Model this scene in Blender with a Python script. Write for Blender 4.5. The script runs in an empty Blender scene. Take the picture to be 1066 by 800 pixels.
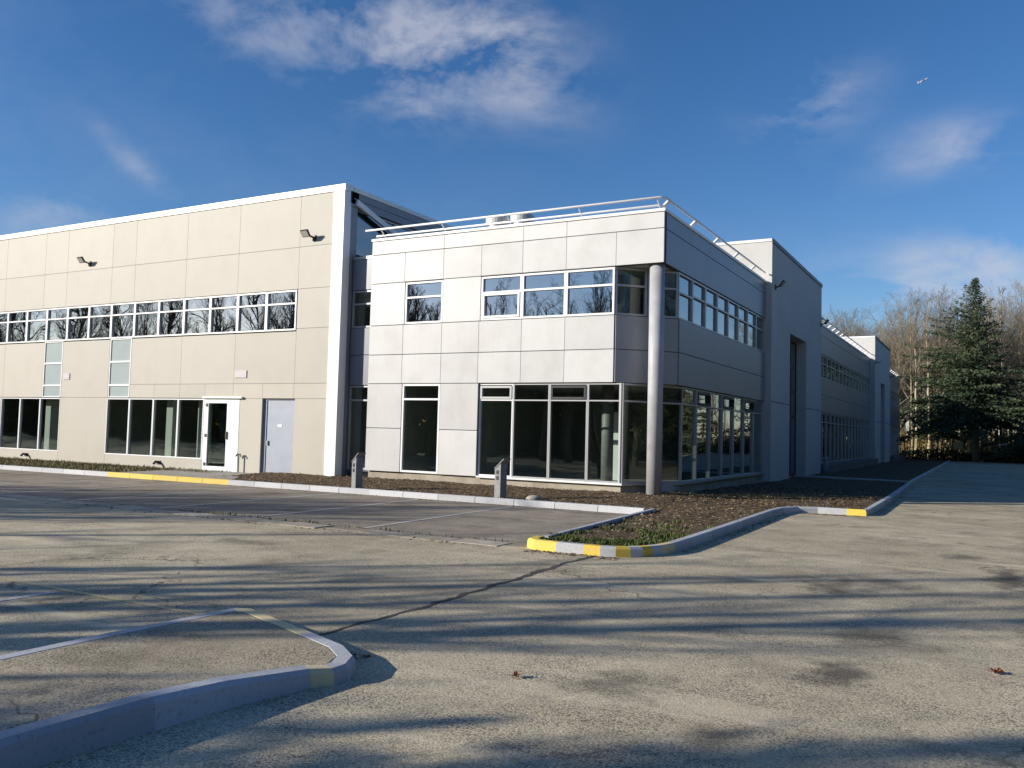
import bpy, math, random
from mathutils import Vector, Matrix, noise
R = math.radians
C = bpy.context.scene.collection
scene = bpy.context.scene

# ------------------------------------------------------------------ materials
def nodes_of(m):
    m.use_nodes = True
    nt = m.node_tree
    return nt, nt.nodes, nt.links

def new_mat(name, col, rough=0.6, metal=0.0, spec=0.5):
    m = bpy.data.materials.new(name)
    nt, N, L = nodes_of(m)
    b = N['Principled BSDF']
    b.inputs['Base Color'].default_value = (*col, 1)
    b.inputs['Roughness'].default_value = rough
    b.inputs['Metallic'].default_value = metal
    b.inputs['Specular IOR Level'].default_value = spec
    return m

def add(N, t, **kw):
    n = N.new(t)
    for k, v in kw.items():
        setattr(n, k, v)
    return n

def noise_node(N, L, scale, detail=4, rough=0.55, vec=None, stretch=None):
    tc = add(N, 'ShaderNodeTexCoord')
    src = tc.outputs['Object']
    if stretch:
        mp = add(N, 'ShaderNodeMapping')
        mp.inputs['Scale'].default_value = stretch
        L.new(src, mp.inputs['Vector']); src = mp.outputs['Vector']
    n = add(N, 'ShaderNodeTexNoise')
    n.inputs['Scale'].default_value = scale
    n.inputs['Detail'].default_value = detail
    n.inputs['Roughness'].default_value = rough
    L.new(src, n.inputs['Vector'])
    return n.outputs['Fac']

def ramp(N, L, fac, stops):
    r = add(N, 'ShaderNodeValToRGB')
    while len(r.color_ramp.elements) < len(stops):
        r.color_ramp.elements.new(0.5)
    for e, (p, c) in zip(r.color_ramp.elements, stops):
        e.position = p; e.color = (*c, 1)
    L.new(fac, r.inputs['Fac'])
    return r.outputs['Color']

def mix(N, L, fac, a, b, mode='MIX'):
    m = add(N, 'ShaderNodeMix', data_type='RGBA', blend_type=mode)
    for sock, v in ((m.inputs[0], fac), (m.inputs[6], a), (m.inputs[7], b)):
        if isinstance(v, (int, float)): sock.default_value = v
        elif isinstance(v, tuple): sock.default_value = (*v, 1)
        else: L.new(v, sock)
    return m.outputs[2]

def maprange(N, L, v, a, b, c=0, d=1):
    m = add(N, 'ShaderNodeMapRange')
    L.new(v, m.inputs[0])
    for i, x in zip((1, 2, 3, 4), (a, b, c, d)): m.inputs[i].default_value = x
    return m.outputs[0]

def math_node(N, L, op, a, b=None, c=None):
    m = add(N, 'ShaderNodeMath', operation=op)
    for s, v in zip(m.inputs, (a, b, c)):
        if v is None: continue
        if isinstance(v, (int, float)): s.default_value = v
        else: L.new(v, s)
    return m.outputs[0]

def panel_mat(name, col, dirt, rough=0.45, tone=0.09):
    """cladding panel: each panel its own tone, faint run-off stains"""
    m = new_mat(name, col, rough)
    nt, N, L = nodes_of(m); b = N['Principled BSDF']
    at = add(N, 'ShaderNodeAttribute', attribute_name='tone')
    k = maprange(N, L, at.outputs['Fac'], 0, 1, 1 - tone, 1 + tone)
    n1 = noise_node(N, L, 1.1, 5)
    n2 = noise_node(N, L, 2.2, 5, 0.6, stretch=(1.6, 1.6, 0.30))
    n3 = noise_node(N, L, 22, 4)
    c = mix(N, L, maprange(N, L, n2, 0.50, 0.85, 0, 0.22), col, dirt)
    c = mix(N, L, maprange(N, L, n1, 0.45, 0.75, 0, 0.5), c, dirt)
    c = mix(N, L, maprange(N, L, n3, 0.52, 0.8, 0, 0.18), c, dirt)
    n4 = noise_node(N, L, 3.0, 4, 0.65, stretch=(4.0, 4.0, 0.10))
    c = mix(N, L, maprange(N, L, n4, 0.58, 0.80, 0, 0.30), c, dirt)
    v = add(N, 'ShaderNodeVectorMath', operation='SCALE')
    L.new(c, v.inputs[0]); L.new(k, v.inputs['Scale'])
    L.new(v.outputs[0], b.inputs['Base Color'])
    bp = add(N, 'ShaderNodeBump'); bp.inputs['Strength'].default_value = 0.06; bp.inputs['Distance'].default_value = 0.02
    L.new(noise_node(N, L, 0.9, 2), bp.inputs['Height']); L.new(bp.outputs[0], b.inputs['Normal'])
    return m

def rough_mat(name, c1, c2, scale, rough=0.85, bump=0.3, bscale=60, tonevar=0.0, spec=0.3):
    m = new_mat(name, c1, rough, 0, spec)
    nt, N, L = nodes_of(m); b = N['Principled BSDF']
    c = mix(N, L, maprange(N, L, noise_node(N, L, scale, 6, 0.65), 0.35, 0.68), c1, c2)
    if tonevar:
        at = add(N, 'ShaderNodeAttribute', attribute_name='tone')
        k = maprange(N, L, at.outputs['Fac'], 0, 1, 1 - tonevar, 1 + tonevar)
        v = add(N, 'ShaderNodeVectorMath', operation='SCALE')
        L.new(c, v.inputs[0]); L.new(k, v.inputs['Scale']); c = v.outputs[0]
    L.new(c, b.inputs['Base Color'])
    if bump:
        bp = add(N, 'ShaderNodeBump'); bp.inputs['Strength'].default_value = bump; bp.inputs['Distance'].default_value = 0.01
        L.new(noise_node(N, L, bscale, 4), bp.inputs['Height']); L.new(bp.outputs[0], b.inputs['Normal'])
    return m

def glass_mat(name, tint, refl, f0=0.06, wave=0.012):
    """coated double glazing: tinted see-through plus a mirror part that grows with the angle"""
    m = bpy.data.materials.new(name)
    nt, N, L = nodes_of(m)
    N.clear()
    out = add(N, 'ShaderNodeOutputMaterial')
    tr = add(N, 'ShaderNodeBsdfTransparent'); tr.inputs[0].default_value = (*tint, 1)
    gl = add(N, 'ShaderNodeBsdfGlossy'); gl.inputs['Color'].default_value = (*refl, 1); gl.inputs['Roughness'].default_value = 0.0
    lw = add(N, 'ShaderNodeLayerWeight'); lw.inputs['Blend'].default_value = 0.5
    p = math_node(N, L, 'POWER', lw.outputs['Facing'], 3.5)
    f = math_node(N, L, 'MULTIPLY_ADD', p, 1 - f0, f0)
    mx = add(N, 'ShaderNodeMixShader')
    L.new(f, mx.inputs[0]); L.new(tr.outputs[0], mx.inputs[1]); L.new(gl.outputs[0], mx.inputs[2])
    # each sheet bows a little, differently from its neighbour
    tc = add(N, 'ShaderNodeTexCoord'); oi = add(N, 'ShaderNodeObjectInfo')
    sc = add(N, 'ShaderNodeVectorMath', operation='SCALE'); sc.inputs[0].default_value = (37, 53, 71)
    L.new(oi.outputs['Random'], sc.inputs['Scale'])
    ad = add(N, 'ShaderNodeVectorMath', operation='ADD'); L.new(tc.outputs['Object'], ad.inputs[0]); L.new(sc.outputs[0], ad.inputs[1])
    nz = add(N, 'ShaderNodeTexNoise'); nz.inputs['Scale'].default_value = 0.55; nz.inputs['Detail'].default_value = 1.0
    L.new(ad.outputs[0], nz.inputs['Vector'])
    bp = add(N, 'ShaderNodeBump'); bp.inputs['Strength'].default_value = 1.0; bp.inputs['Distance'].default_value = wave
    L.new(nz.outputs['Fac'], bp.inputs['Height']); L.new(bp.outputs[0], gl.inputs['Normal'])
    L.new(mx.outputs[0], out.inputs['Surface'])
    return m

def asphalt_mat(name, base, light, dark, warm, stains=()):
    m = new_mat(name, base, 0.9, 0, 0.25)
    nt, N, L = nodes_of(m); b = N['Principled BSDF']
    big = noise_node(N, L, 0.22, 6, 0.62)
    mid = noise_node(N, L, 0.9, 6, 0.65)
    fine = noise_node(N, L, 9, 5, 0.7)
    trk = noise_node(N, L, 1.0, 5, 0.6, stretch=(0.8, 0.22, 1))
    c = mix(N, L, maprange(N, L, big, 0.40, 0.60), base, light)
    c = mix(N, L, maprange(N, L, mid, 0.47, 0.68, 0, 0.85), c, dark)
    c = mix(N, L, maprange(N, L, trk, 0.50, 0.70, 0, 0.6), c, light)
    c = mix(N, L, maprange(N, L, fine, 0.45, 0.75, 0, 0.5), c, warm)
    tc = add(N, 'ShaderNodeTexCoord')
    vo = add(N, 'ShaderNodeTexVoronoi'); vo.inputs['Scale'].default_value = 85
    L.new(tc.outputs['Object'], vo.inputs['Vector'])
    st = mix(N, L, maprange(N, L, noise_node(N, L, 0.7, 4, 0.6), 0.35, 0.65, 0.45, 1.0), c, ramp(N, L, vo.outputs['Color'], [(0.0, (0.40, 0.40, 0.40)), (0.35, (0.92, 0.92, 0.92)), (0.8, (1.10, 1.10, 1.08)), (1.0, (1.75, 1.72, 1.66))]), 'MULTIPLY')
    gap = math_node(N, L, 'MULTIPLY', maprange(N, L, vo.outputs['Distance'], 0.42, 0.75, 0, 0.75), maprange(N, L, noise_node(N, L, 1.6, 4), 0.35, 0.65, 0.4, 1.0))
    st = mix(N, L, gap, st, (0.03, 0.028, 0.025))
    # oil stains and worn-out patches of their own shape
    stain = noise_node(N, L, 0.55, 3, 0.5)
    st = mix(N, L, maprange(N, L, stain, 0.70, 0.78, 0, 0.6), st, (0.045, 0.04, 0.035))
    # crazing where the surface has aged, and dusty drag marks
    wv = add(N, 'ShaderNodeVectorMath', operation='ADD'); nv = add(N, 'ShaderNodeTexNoise'); nv.inputs['Scale'].default_value = 2.5; nv.inputs['Detail'].default_value = 5
    L.new(tc.outputs['Object'], nv.inputs['Vector'])
    sv = add(N, 'ShaderNodeVectorMath', operation='SCALE'); sv.inputs['Scale'].default_value = 0.8; L.new(nv.outputs['Color'], sv.inputs[0])
    L.new(tc.outputs['Object'], wv.inputs[0]); L.new(sv.outputs[0], wv.inputs[1])
    ve = add(N, 'ShaderNodeTexVoronoi', feature='DISTANCE_TO_EDGE'); ve.inputs['Scale'].default_value = 0.55; L.new(wv.outputs[0], ve.inputs['Vector'])
    ck = math_node(N, L, 'MULTIPLY', maprange(N, L, ve.outputs['Distance'], 0.004, 0.012, 1, 0), maprange(N, L, noise_node(N, L, 0.30, 2), 0.52, 0.60, 0, 0.75))
    st = mix(N, L, ck, st, (0.06, 0.053, 0.045))
    dm = add(N, 'ShaderNodeMapping'); dm.inputs['Rotation'].default_value = (0, 0, 0.9); dm.inputs['Scale'].default_value = (0.35, 2.6, 1); L.new(tc.outputs['Object'], dm.inputs['Vector'])
    dn = add(N, 'ShaderNodeTexNoise'); dn.inputs['Scale'].default_value = 0.8; dn.inputs['Detail'].default_value = 6; dn.inputs['Roughness'].default_value = 0.6; L.new(dm.outputs[0], dn.inputs['Vector'])
    st = mix(N, L, maprange(N, L, dn.outputs['Fac'], 0.58, 0.72, 0, 0.55), st, tuple(min(1, v * 1.12) for v in light))
    # ravelled spots and damp stains that lie at known places on the road
    wob = noise_node(N, L, 2.6, 7, 0.72)
    for (sx, sy, rx, ry, k) in stains:
        mp = add(N, 'ShaderNodeMapping', vector_type='TEXTURE'); mp.inputs['Location'].default_value = (sx, sy, 0); mp.inputs['Scale'].default_value = (rx, ry, 1)
        L.new(tc.outputs['Object'], mp.inputs['Vector'])
        ln = add(N, 'ShaderNodeVectorMath', operation='LENGTH'); L.new(mp.outputs[0], ln.inputs[0])
        d_ = math_node(N, L, 'ADD', ln.outputs['Value'], math_node(N, L, 'MULTIPLY', math_node(N, L, 'SUBTRACT', wob, 0.5), 4.2))
        st = mix(N, L, maprange(N, L, d_, 1.25, 0.25, 0, k), st, (0.05, 0.045, 0.038))
    L.new(st, b.inputs['Base Color'])
    bp = add(N, 'ShaderNodeBump'); bp.inputs['Strength'].default_value = 0.35; bp.inputs['Distance'].default_value = 0.005
    inv = math_node(N, L, 'SUBTRACT', 1.0, vo.outputs['Distance'])
    L.new(inv, bp.inputs['Height'])
    bp2 = add(N, 'ShaderNodeBump'); bp2.inputs['Strength'].default_value = 0.35; bp2.inputs['Distance'].default_value = 0.02
    L.new(noise_node(N, L, 3.0, 5, 0.6), bp2.inputs['Height']); L.new(bp.outputs[0], bp2.inputs['Normal'])
    L.new(bp2.outputs[0], b.inputs['Normal'])
    return m

def paint_mat(name, col, under, wear=0.5, scale=14, rough=0.6):
    m = new_mat(name, col, rough, 0, 0.35)
    nt, N, L = nodes_of(m); b = N['Principled BSDF']
    n = noise_node(N, L, scale, 7, 0.7)
    n2 = noise_node(N, L, 1.7, 4)
    c = mix(N, L, maprange(N, L, n, 0.72 - wear * 0.3, 0.80 - wear * 0.2), col, under)
    c = mix(N, L, maprange(N, L, n2, 0.4, 0.75, 0, 0.35), c, under)
    at = add(N, 'ShaderNodeAttribute', attribute_name='tone'); vv = add(N, 'ShaderNodeVectorMath', operation='SCALE')
    L.new(c, vv.inputs[0]); L.new(maprange(N, L, at.outputs['Fac'], 0, 1, 0.86, 1.10), vv.inputs['Scale']); c = vv.outputs[0]
    L.new(c, b.inputs['Base Color'])
    bp = add(N, 'ShaderNodeBump'); bp.inputs['Strength'].default_value = 0.35; bp.inputs['Distance'].default_value = 0.006
    L.new(noise_node(N, L, 40, 4), bp.inputs['Height']); L.new(bp.outputs[0], b.inputs['Normal'])
    return m

def leafy_mat(name, c1, c2, rough=0.7, transl=0.0):
    m = new_mat(name, c1, rough, 0, 0.25)
    nt, N, L = nodes_of(m); b = N['Principled BSDF']
    at = add(N, 'ShaderNodeAttribute', attribute_name='tone')
    L.new(mix(N, L, at.outputs['Fac'], c1, c2), b.inputs['Base Color'])
    return m

M = {}
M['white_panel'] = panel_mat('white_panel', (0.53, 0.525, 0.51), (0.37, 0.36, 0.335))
M['side_panel'] = panel_mat('shaded_metal_panel', (0.22, 0.235, 0.265), (0.17, 0.18, 0.195), 0.35, 0.03)  # cladding for faces turned from the sun, shade put into the colour
M['chamfer_panel'] = panel_mat('chamfer_panel', (0.36, 0.36, 0.36), (0.27, 0.27, 0.26), 0.35, 0.04)  # cut-corner cladding, its grey holds painted shade
M['beige_panel'] = panel_mat('beige_panel', (0.435, 0.405, 0.345), (0.38, 0.35, 0.29), 0.6, 0.035)
M['tower_render'] = panel_mat('tower_render', (0.54, 0.53, 0.505), (0.46, 0.44, 0.41), 0.7, 0.02)
M['joint'] = new_mat('dark_joint', (0.06, 0.06, 0.06), 0.9)
M['beige_joint'] = new_mat('beige_joint', (0.35, 0.315, 0.25), 0.9)
M['white_metal'] = new_mat('white_coated_metal', (0.80, 0.80, 0.79), 0.35)
M['grey_metal'] = new_mat('grey_coated_metal', (0.42, 0.42, 0.42), 0.35, 0.3)
M['steel'] = rough_mat('galvanised_steel', (0.27, 0.27, 0.265), (0.19, 0.19, 0.19), 9, 0.45, 0.05, 30)
M['column_paint'] = rough_mat('grey_column_paint', (0.44, 0.44, 0.455), (0.36, 0.36, 0.37), 3, 0.5, 0.05, 12)
M['dark_metal'] = new_mat('dark_metal', (0.03, 0.03, 0.032), 0.45, 0.2)
M['door_grey'] = rough_mat('blue_grey_door_paint', (0.36, 0.39, 0.45), (0.32, 0.35, 0.41), 3, 0.45, 0.03, 20)
M['spandrel'] = rough_mat('grey_green_spandrel_glass', (0.40, 0.46, 0.45), (0.36, 0.42, 0.42), 1, 0.15, 0)
M['glass_low'] = glass_mat('tinted_glass', (0.72, 0.80, 0.75), (0.78, 0.88, 0.83), 0.09)
M['glass_high'] = glass_mat('reflective_glass', (0.24, 0.27, 0.28), (0.86, 0.91, 0.94), 0.44, 0.008)
M['glass_side'] = glass_mat('side_glass', (0.22, 0.25, 0.24), (0.82, 0.87, 0.88), 0.25, 0.012)
M['concrete'] = rough_mat('concrete', (0.40, 0.37, 0.32), (0.29, 0.27, 0.23), 3.5, 0.9, 0.4, 45)
M['plinth'] = rough_mat('plinth_concrete', (0.42, 0.38, 0.31), (0.30, 0.26, 0.20), 2.5, 0.9, 0.3, 30)
M['wing_plinth'] = rough_mat('shaded_plinth_concrete', (0.20, 0.19, 0.17), (0.13, 0.125, 0.115), 2.5, 0.9, 0.3, 30)  # plinth concrete darkened to carry the shade it stands in
M['asphalt'] = asphalt_mat('worn_asphalt', (0.53, 0.445, 0.305), (0.69, 0.59, 0.415), (0.32, 0.27, 0.19), (0.57, 0.47, 0.30), [(-.95, 6.35, .22, .45, .75), (0.22, 11.9, .3, 1.0, .8), (-1.55, 9.95, .3, .45, .7), (-2.1, 5.25, .28, .4, .55), (-1.3, 4.6, .15, .3, .5), (-0.9, 7.7, .35, .4, .55), (-0.4, 13.75, .25, .3, .6), (-9, 8.6, .5, .3, .5), (-1.2, 10.6, .5, .35, .5)])
M['parking'] = asphalt_mat('parking_asphalt', (0.315, 0.265, 0.205), (0.44, 0.37, 0.285), (0.185, 0.155, 0.12), (0.355, 0.295, 0.21))
M['island_top'] = asphalt_mat('island_gravel_concrete', (0.42, 0.345, 0.235), (0.56, 0.475, 0.34), (0.22, 0.18, 0.125), (0.48, 0.39, 0.245))
M['kerb_white'] = paint_mat('white_kerb_paint', (0.50, 0.505, 0.52), (0.32, 0.315, 0.30), 0.60, 30)
M['kerb_yellow'] = paint_mat('yellow_kerb_paint', (0.74, 0.53, 0.07), (0.44, 0.37, 0.22), 0.55, 30)
M['kerb_pale_yellow'] = paint_mat('faded_yellow_kerb_paint', (0.72, 0.59, 0.31), (0.50, 0.45, 0.36), 0.5)
M['line_white'] = paint_mat('worn_white_line', (0.62, 0.61, 0.58), (0.30, 0.28, 0.24), 0.9, 20)
M['line_yellow'] = paint_mat('worn_yellow_line', (0.58, 0.47, 0.22), (0.32, 0.29, 0.22), 0.8, 20)
M['crack'] = rough_mat('crack_filler', (0.075, 0.065, 0.055), (0.12, 0.105, 0.085), 12, 0.9, 0.4, 50)
M['patch'] = rough_mat('dark_patch', (0.13, 0.12, 0.10), (0.20, 0.185, 0.15), 9, 0.95, 0.5, 70)
M['soil'] = rough_mat('soil', (0.085, 0.060, 0.039), (0.165, 0.120, 0.076), 7, 1.0, 1.0, 25, spec=0.1)
M['ground'] = rough_mat('woodland_floor', (0.075, 0.062, 0.036), (0.05, 0.055, 0.025), 0.8, 1.0, 0.6, 6, spec=0.1)
M['litter'] = leafy_mat('leaf_litter', (0.065, 0.044, 0.025), (0.42, 0.315, 0.18))
M['weeds'] = leafy_mat('weeds', (0.03, 0.045, 0.012), (0.11, 0.14, 0.035))
M['dry_grass'] = leafy_mat('dry_grass', (0.09, 0.085, 0.03), (0.27, 0.235, 0.11))
M['bark'] = rough_mat('bark', (0.33, 0.28, 0.19), (0.17, 0.14, 0.095), 3, 0.9, 0.6, 18)
M['pale_bark'] = rough_mat('pale_bark', (0.50, 0.45, 0.31), (0.30, 0.26, 0.17), 1.5, 0.9, 0.4, 14)
M['twig'] = leafy_mat('twigs', (0.135, 0.112, 0.080), (0.30, 0.258, 0.185))
M['dark_twig'] = leafy_mat('dark_twigs', (0.085, 0.06, 0.04), (0.15, 0.11, 0.07))
M['needles'] = leafy_mat('spruce_needles', (0.024, 0.042, 0.022), (0.080, 0.105, 0.052))
M['evergreen'] = leafy_mat('evergreen_leaves', (0.02, 0.035, 0.014), (0.055, 0.08, 0.03))
M['brush'] = leafy_mat('brush', (0.10, 0.075, 0.03), (0.27, 0.20, 0.09))
M['room_wall'] = new_mat('room_wall', (0.50, 0.50, 0.47), 0.9)
M['room_dark'] = new_mat('room_dark_wall', (0.36, 0.38, 0.35), 0.9)
M['room_floor'] = new_mat('room_floor', (0.50, 0.48, 0.42), 0.5)
M['roofing'] = rough_mat('roofing', (0.25, 0.25, 0.25), (0.18, 0.18, 0.18), 2, 0.9, 0.2)
M['leaf'] = new_mat('brown_leaf', (0.24, 0.10, 0.045), 0.7)
M['board'] = rough_mat('board', (0.80, 0.80, 0.78), (0.70, 0.70, 0.68), 3, 0.5, 0)
M['board_ochre'] = rough_mat('ochre_board', (0.62, 0.52, 0.26), (0.50, 0.40, 0.18), 4, 0.6, 0)
M['plate'] = rough_mat('lilac_plate', (0.50, 0.44, 0.46), (0.56, 0.51, 0.50), 20, 0.5, 0)
M['aircraft'] = new_mat('aircraft_white', (0.85, 0.85, 0.86), 0.3)
M['lens'] = new_mat('lamp_lens', (0.45, 0.45, 0.42), 0.2)

# ------------------------------------------------------------------ mesh builder
def root_of(o):
    while o.parent: o = o.parent
    return o

class MB:
    def __init__(s): s.v = []; s.f = []; s.m = []; s.t = []
    def face(s, idx, mat=0, tone=0.5): s.f.append(idx); s.m.append(mat); s.t.append(tone)
    def hexa(s, p, mat=0, tone=0.5):
        """eight corners, index = 4*a + 2*b + c"""
        a, b, c = p[4] - p[0], p[2] - p[0], p[1] - p[0]
        flip = a.cross(b).dot(c) < 0
        n = len(s.v); s.v += [tuple(q) for q in p]
        for q in ((0, 1, 3, 2), (4, 6, 7, 5), (0, 4, 5, 1), (2, 3, 7, 6), (0, 2, 6, 4), (1, 5, 7, 3)):
            q = tuple(n + i for i in q)
            s.face(q[::-1] if flip else q, mat, tone)
    def box(s, x0, x1, y0, y1, z0, z1, mat=0, tone=0.5):
        s.hexa([Vector((x, y, z)) for x in (x0, x1) for y in (y0, y1) for z in (z0, z1)], mat, tone)
    def fbox(s, F, u0, u1, z0, z1, d0, d1, mat=0, tone=0.5):
        s.hexa([F(u, z, d) for u in (u0, u1) for d in (d0, d1) for z in (z0, z1)], mat, tone)
    def bar(s, p, q, w, h, up=Vector((0, 0, 1)), mat=0, tone=0.5):
        p, q = Vector(p), Vector(q); d = (q - p).normalized()
        side = d.cross(up)
        if side.length < 1e-4: side = d.cross(Vector((1, 0, 0)))
        side.normalize(); u2 = side.cross(d).normalized()
        s.hexa([e + side * (w / 2 * a) + u2 * (h / 2 * b) for e in (p, q) for a in (-1, 1) for b in (-1, 1)], mat, tone)
    def tube(s, pts, rad, n=6, cap=True, mat=0, tone=0.5):
        pts = [Vector(p) for p in pts]
        if not hasattr(rad, '__len__'): rad = [rad] * len(pts)
        base = len(s.v); ref = None
        for i, p in enumerate(pts):
            d = (pts[min(i + 1, len(pts) - 1)] - pts[max(i - 1, 0)]).normalized()
            if ref is None:
                ref = d.orthogonal().normalized()
            ref = (ref - d * ref.dot(d)); ref.normalize()
            b = d.cross(ref)
            for k in range(n):
                a = 2 * math.pi * k / n
                s.v.append(tuple(p + (ref * math.cos(a) + b * math.sin(a)) * rad[i]))
        for i in range(len(pts) - 1):
            for k in range(n):
                k2 = (k + 1) % n
                s.face((base + i * n + k, base + i * n + k2, base + (i + 1) * n + k2, base + (i + 1) * n + k), mat, tone)
        if cap:
            s.face(tuple(base + k for k in range(n))[::-1], mat, tone)
            e = base + (len(pts) - 1) * n
            s.face(tuple(e + k for k in range(n)), mat, tone)
    def prism(s, poly, z0, z1, mat=0, tone=0.5):
        area = sum(a[0] * b[1] - b[0] * a[1] for a, b in zip(poly, poly[1:] + poly[:1]))
        if area < 0: poly = poly[::-1]
        n = len(s.v); k = len(poly)
        s.v += [(x, y, z0) for x, y in poly] + [(x, y, z1) for x, y in poly]
        s.face(tuple(range(n + k, n + 2 * k)), mat, tone)
        s.face(tuple(range(n, n + k))[::-1], mat, tone)
        for i in range(k):
            j = (i + 1) % k
            s.face((n + i, n + j, n + k + j, n + k + i), mat, tone)
    def sheet(s, poly, z, mat=0, tone=0.5):
        area = sum(a[0] * b[1] - b[0] * a[1] for a, b in zip(poly, poly[1:] + poly[:1]))
        if area < 0: poly = poly[::-1]
        n = len(s.v); s.v += [(x, y, z) for x, y in poly]
        s.face(tuple(range(n, n + len(poly))), mat, tone)
    def tri(s, a, b, c, tone=0.5, mat=0):
        n = len(s.v); s.v += [tuple(a), tuple(b), tuple(c)]; s.face((n, n + 1, n + 2), mat, tone)
    def quad(s, a, b, c, d, tone=0.5, mat=0):
        n = len(s.v); s.v += [tuple(a), tuple(b), tuple(c), tuple(d)]; s.face((n, n + 1, n + 2, n + 3), mat, tone)
    def build(s, name, mats, parent=None, bevel=0.0, smooth=False, loc=None):
        off = Vector((0, 0, 0))
        if parent: off = root_of(parent).location.copy()
        elif loc is not None: off = Vector(loc)
        me = bpy.data.meshes.new(name)
        ox, oy, oz = off
        me.from_pydata([(x - ox, y - oy, z - oz) for x, y, z in s.v], [], s.f)
        if not isinstance(mats, (list, tuple)): mats = [mats]
        for m in mats: me.materials.append(m)
        me.polygons.foreach_set('material_index', s.m)
        at = me.attributes.new('tone', 'FLOAT', 'FACE'); at.data.foreach_set('value', s.t)
        if smooth: me.polygons.foreach_set('use_smooth', [True] * len(me.polygons))
        me.update()
        o = bpy.data.objects.new(name, me); C.objects.link(o)
        if parent: o.parent = parent
        elif loc is not None: o.location = off
        if bevel:
            b = o.modifiers.new('bevel', 'BEVEL'); b.width = bevel; b.segments = 2; b.limit_method = 'ANGLE'
        return o

def tag(o, label=None, cat=None, group=None, kind=None):
    for k, v in (('label', label), ('category', cat), ('group', group), ('kind', kind)):
        if v: o[k] = v
    return o

def thing(name, label, cat, loc, group=None):
    o = bpy.data.objects.new(name, None); C.objects.link(o); o.location = loc
    o.empty_display_size = 0.3
    return tag(o, label, cat, group)

def struct(o): o['kind'] = 'structure'; return o

def copy_thing(root, loc, rotz=0, scale=(1, 1, 1), label=None, group=None):
    r = root.copy(); C.objects.link(r); r.location = loc; r.rotation_euler = (0, 0, rotz); r.scale = scale
    if label: r['label'] = label
    if group: r['group'] = group
    for ch in list(root.children):
        c = ch.copy(); C.objects.link(c); c.parent = r
        for g in ch.children:
            d = g.copy(); C.objects.link(d); d.parent = c
    return r

# facade frames: F(u, z, d) with d measured outwards
def front(Y): return lambda u, z, d: Vector((u, Y - d, z))
def right(X): return lambda u, z, d: Vector((X + d, u, z))
def slanted(p0, p1):
    p0, p1 = Vector((*p0, 0)), Vector((*p1, 0)); e = (p1 - p0).normalized(); n = Vector((e.y, -e.x, 0))
    return (lambda u, z, d: p0 + e * u + n * d + Vector((0, 0, z))), (p1 - p0).length

rng = random.Random(11)

def wall(F, rects, mats, parent, gap=0.009, thick=0.05, name='wall', back=0.16, extra=None):
    """cladding panels (u0,u1,z0,z1) with open joints over a dark backing"""
    mb = MB()
    for (u0, u1, z0, z1) in rects:
        mb.fbox(F, u0 + gap * .45, u1 - gap * .45, z0 + gap, z1 - gap, -thick, 0, 0, rng.random())
        mb.fbox(F, u0, u1, z0, z1, -back, -thick - 0.004, 1, 0.5)
    if extra: extra(mb)
    return mb.build(name, mats, parent, 0.006)

def grid(us, zs, skip=()):
    return [(us[i], us[i + 1], zs[j], zs[j + 1]) for i in range(len(us) - 1) for j in range(len(zs) - 1) if (i, j) not in skip]

def window(F, parent, u0, u1, z0, z1, trans=(), face=-0.03, t=0.05, depth=0.07, fm='white_metal', gm='glass_high', name='window', sash=None):
    e = 0.0015
    mb = MB(); u0 += e; u1 -= e; z0 += e; z1 -= e
    d0, d1 = face - depth, face
    mb.fbox(F, u0, u0 + t, z0, z1, d0, d1); mb.fbox(F, u1 - t, u1, z0, z1, d0, d1)
    for za, zb in [(z0, z0 + t), (z1 - t, z1)] + [(k - t / 2, k + t / 2) for k in trans]:
        mb.fbox(F, u0 + t, u1 - t, za, zb, d0, d1 - 0.002)
    if sash:                                   # an opening light with its own heavier frame
        a, b, sm = sash; s = 0.06
        for ua, ub, za, zb in ((u0 + t, u0 + t + s, a, b), (u1 - t - s, u1 - t, a, b), (u0 + t + s, u1 - t - s, a, a + s), (u0 + t + s, u1 - t - s, b - s, b)):
            mb.fbox(F, ua, ub, za, zb, d0 + 0.01, d1 + 0.02, 1)
        mats = [M[fm], M[sm]]
    else: mats = [M[fm]]
    w = mb.build(name, mats, parent, 0.004)
    g = MB()
    zz = [z0 + t] + sorted(trans) + [z1 - t]
    for i in range(len(zz) - 1):
        a = zz[i] + (t / 2 if i else 0); b = zz[i + 1] - (t / 2 if i < len(zz) - 2 else 0)
        q = [F(u0 + t, a, d0 + 0.02), F(u1 - t, a, d0 + 0.02), F(u1 - t, b, d0 + 0.02), F(u0 + t, b, d0 + 0.02)]
        n = F(0, 0, 1) - F(0, 0, 0)
        if (q[1] - q[0]).cross(q[3] - q[0]).dot(n) < 0: q = q[::-1]
        g.quad(*q)
    g.build('pane', M[gm], w)
    return w

# ------------------------------------------------------------------ world, sun, camera
SUN_EL, AZ = R(18.5), (0.747, 0.665)              # light travels towards +X +Y
sd = Vector((-AZ[0] * math.cos(SUN_EL), -AZ[1] * math.cos(SUN_EL), math.sin(SUN_EL)))   # towards the sun
world = bpy.data.worlds.new('World'); scene.world = world; world.use_nodes = True
nt = world.node_tree; N, L = nt.nodes, nt.links
bg = N['Background']; bg.inputs['Strength'].default_value = 0.088
sky = add(N, 'ShaderNodeTexSky', sky_type='NISHITA'); sky.sun_disc = False
sky.sun_elevation = SUN_EL; sky.sun_rotation = math.atan2(sd.x, sd.y)
sky.air_density = 1.0; sky.dust_density = 0.35; sky.ozone_density = 2.2; sky.altitude = 100
hs = add(N, 'ShaderNodeHueSaturation'); hs.inputs['Saturation'].default_value = 1.28; hs.inputs['Value'].default_value = 1.0
L.new(sky.outputs[0], hs.inputs['Color'])
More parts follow.
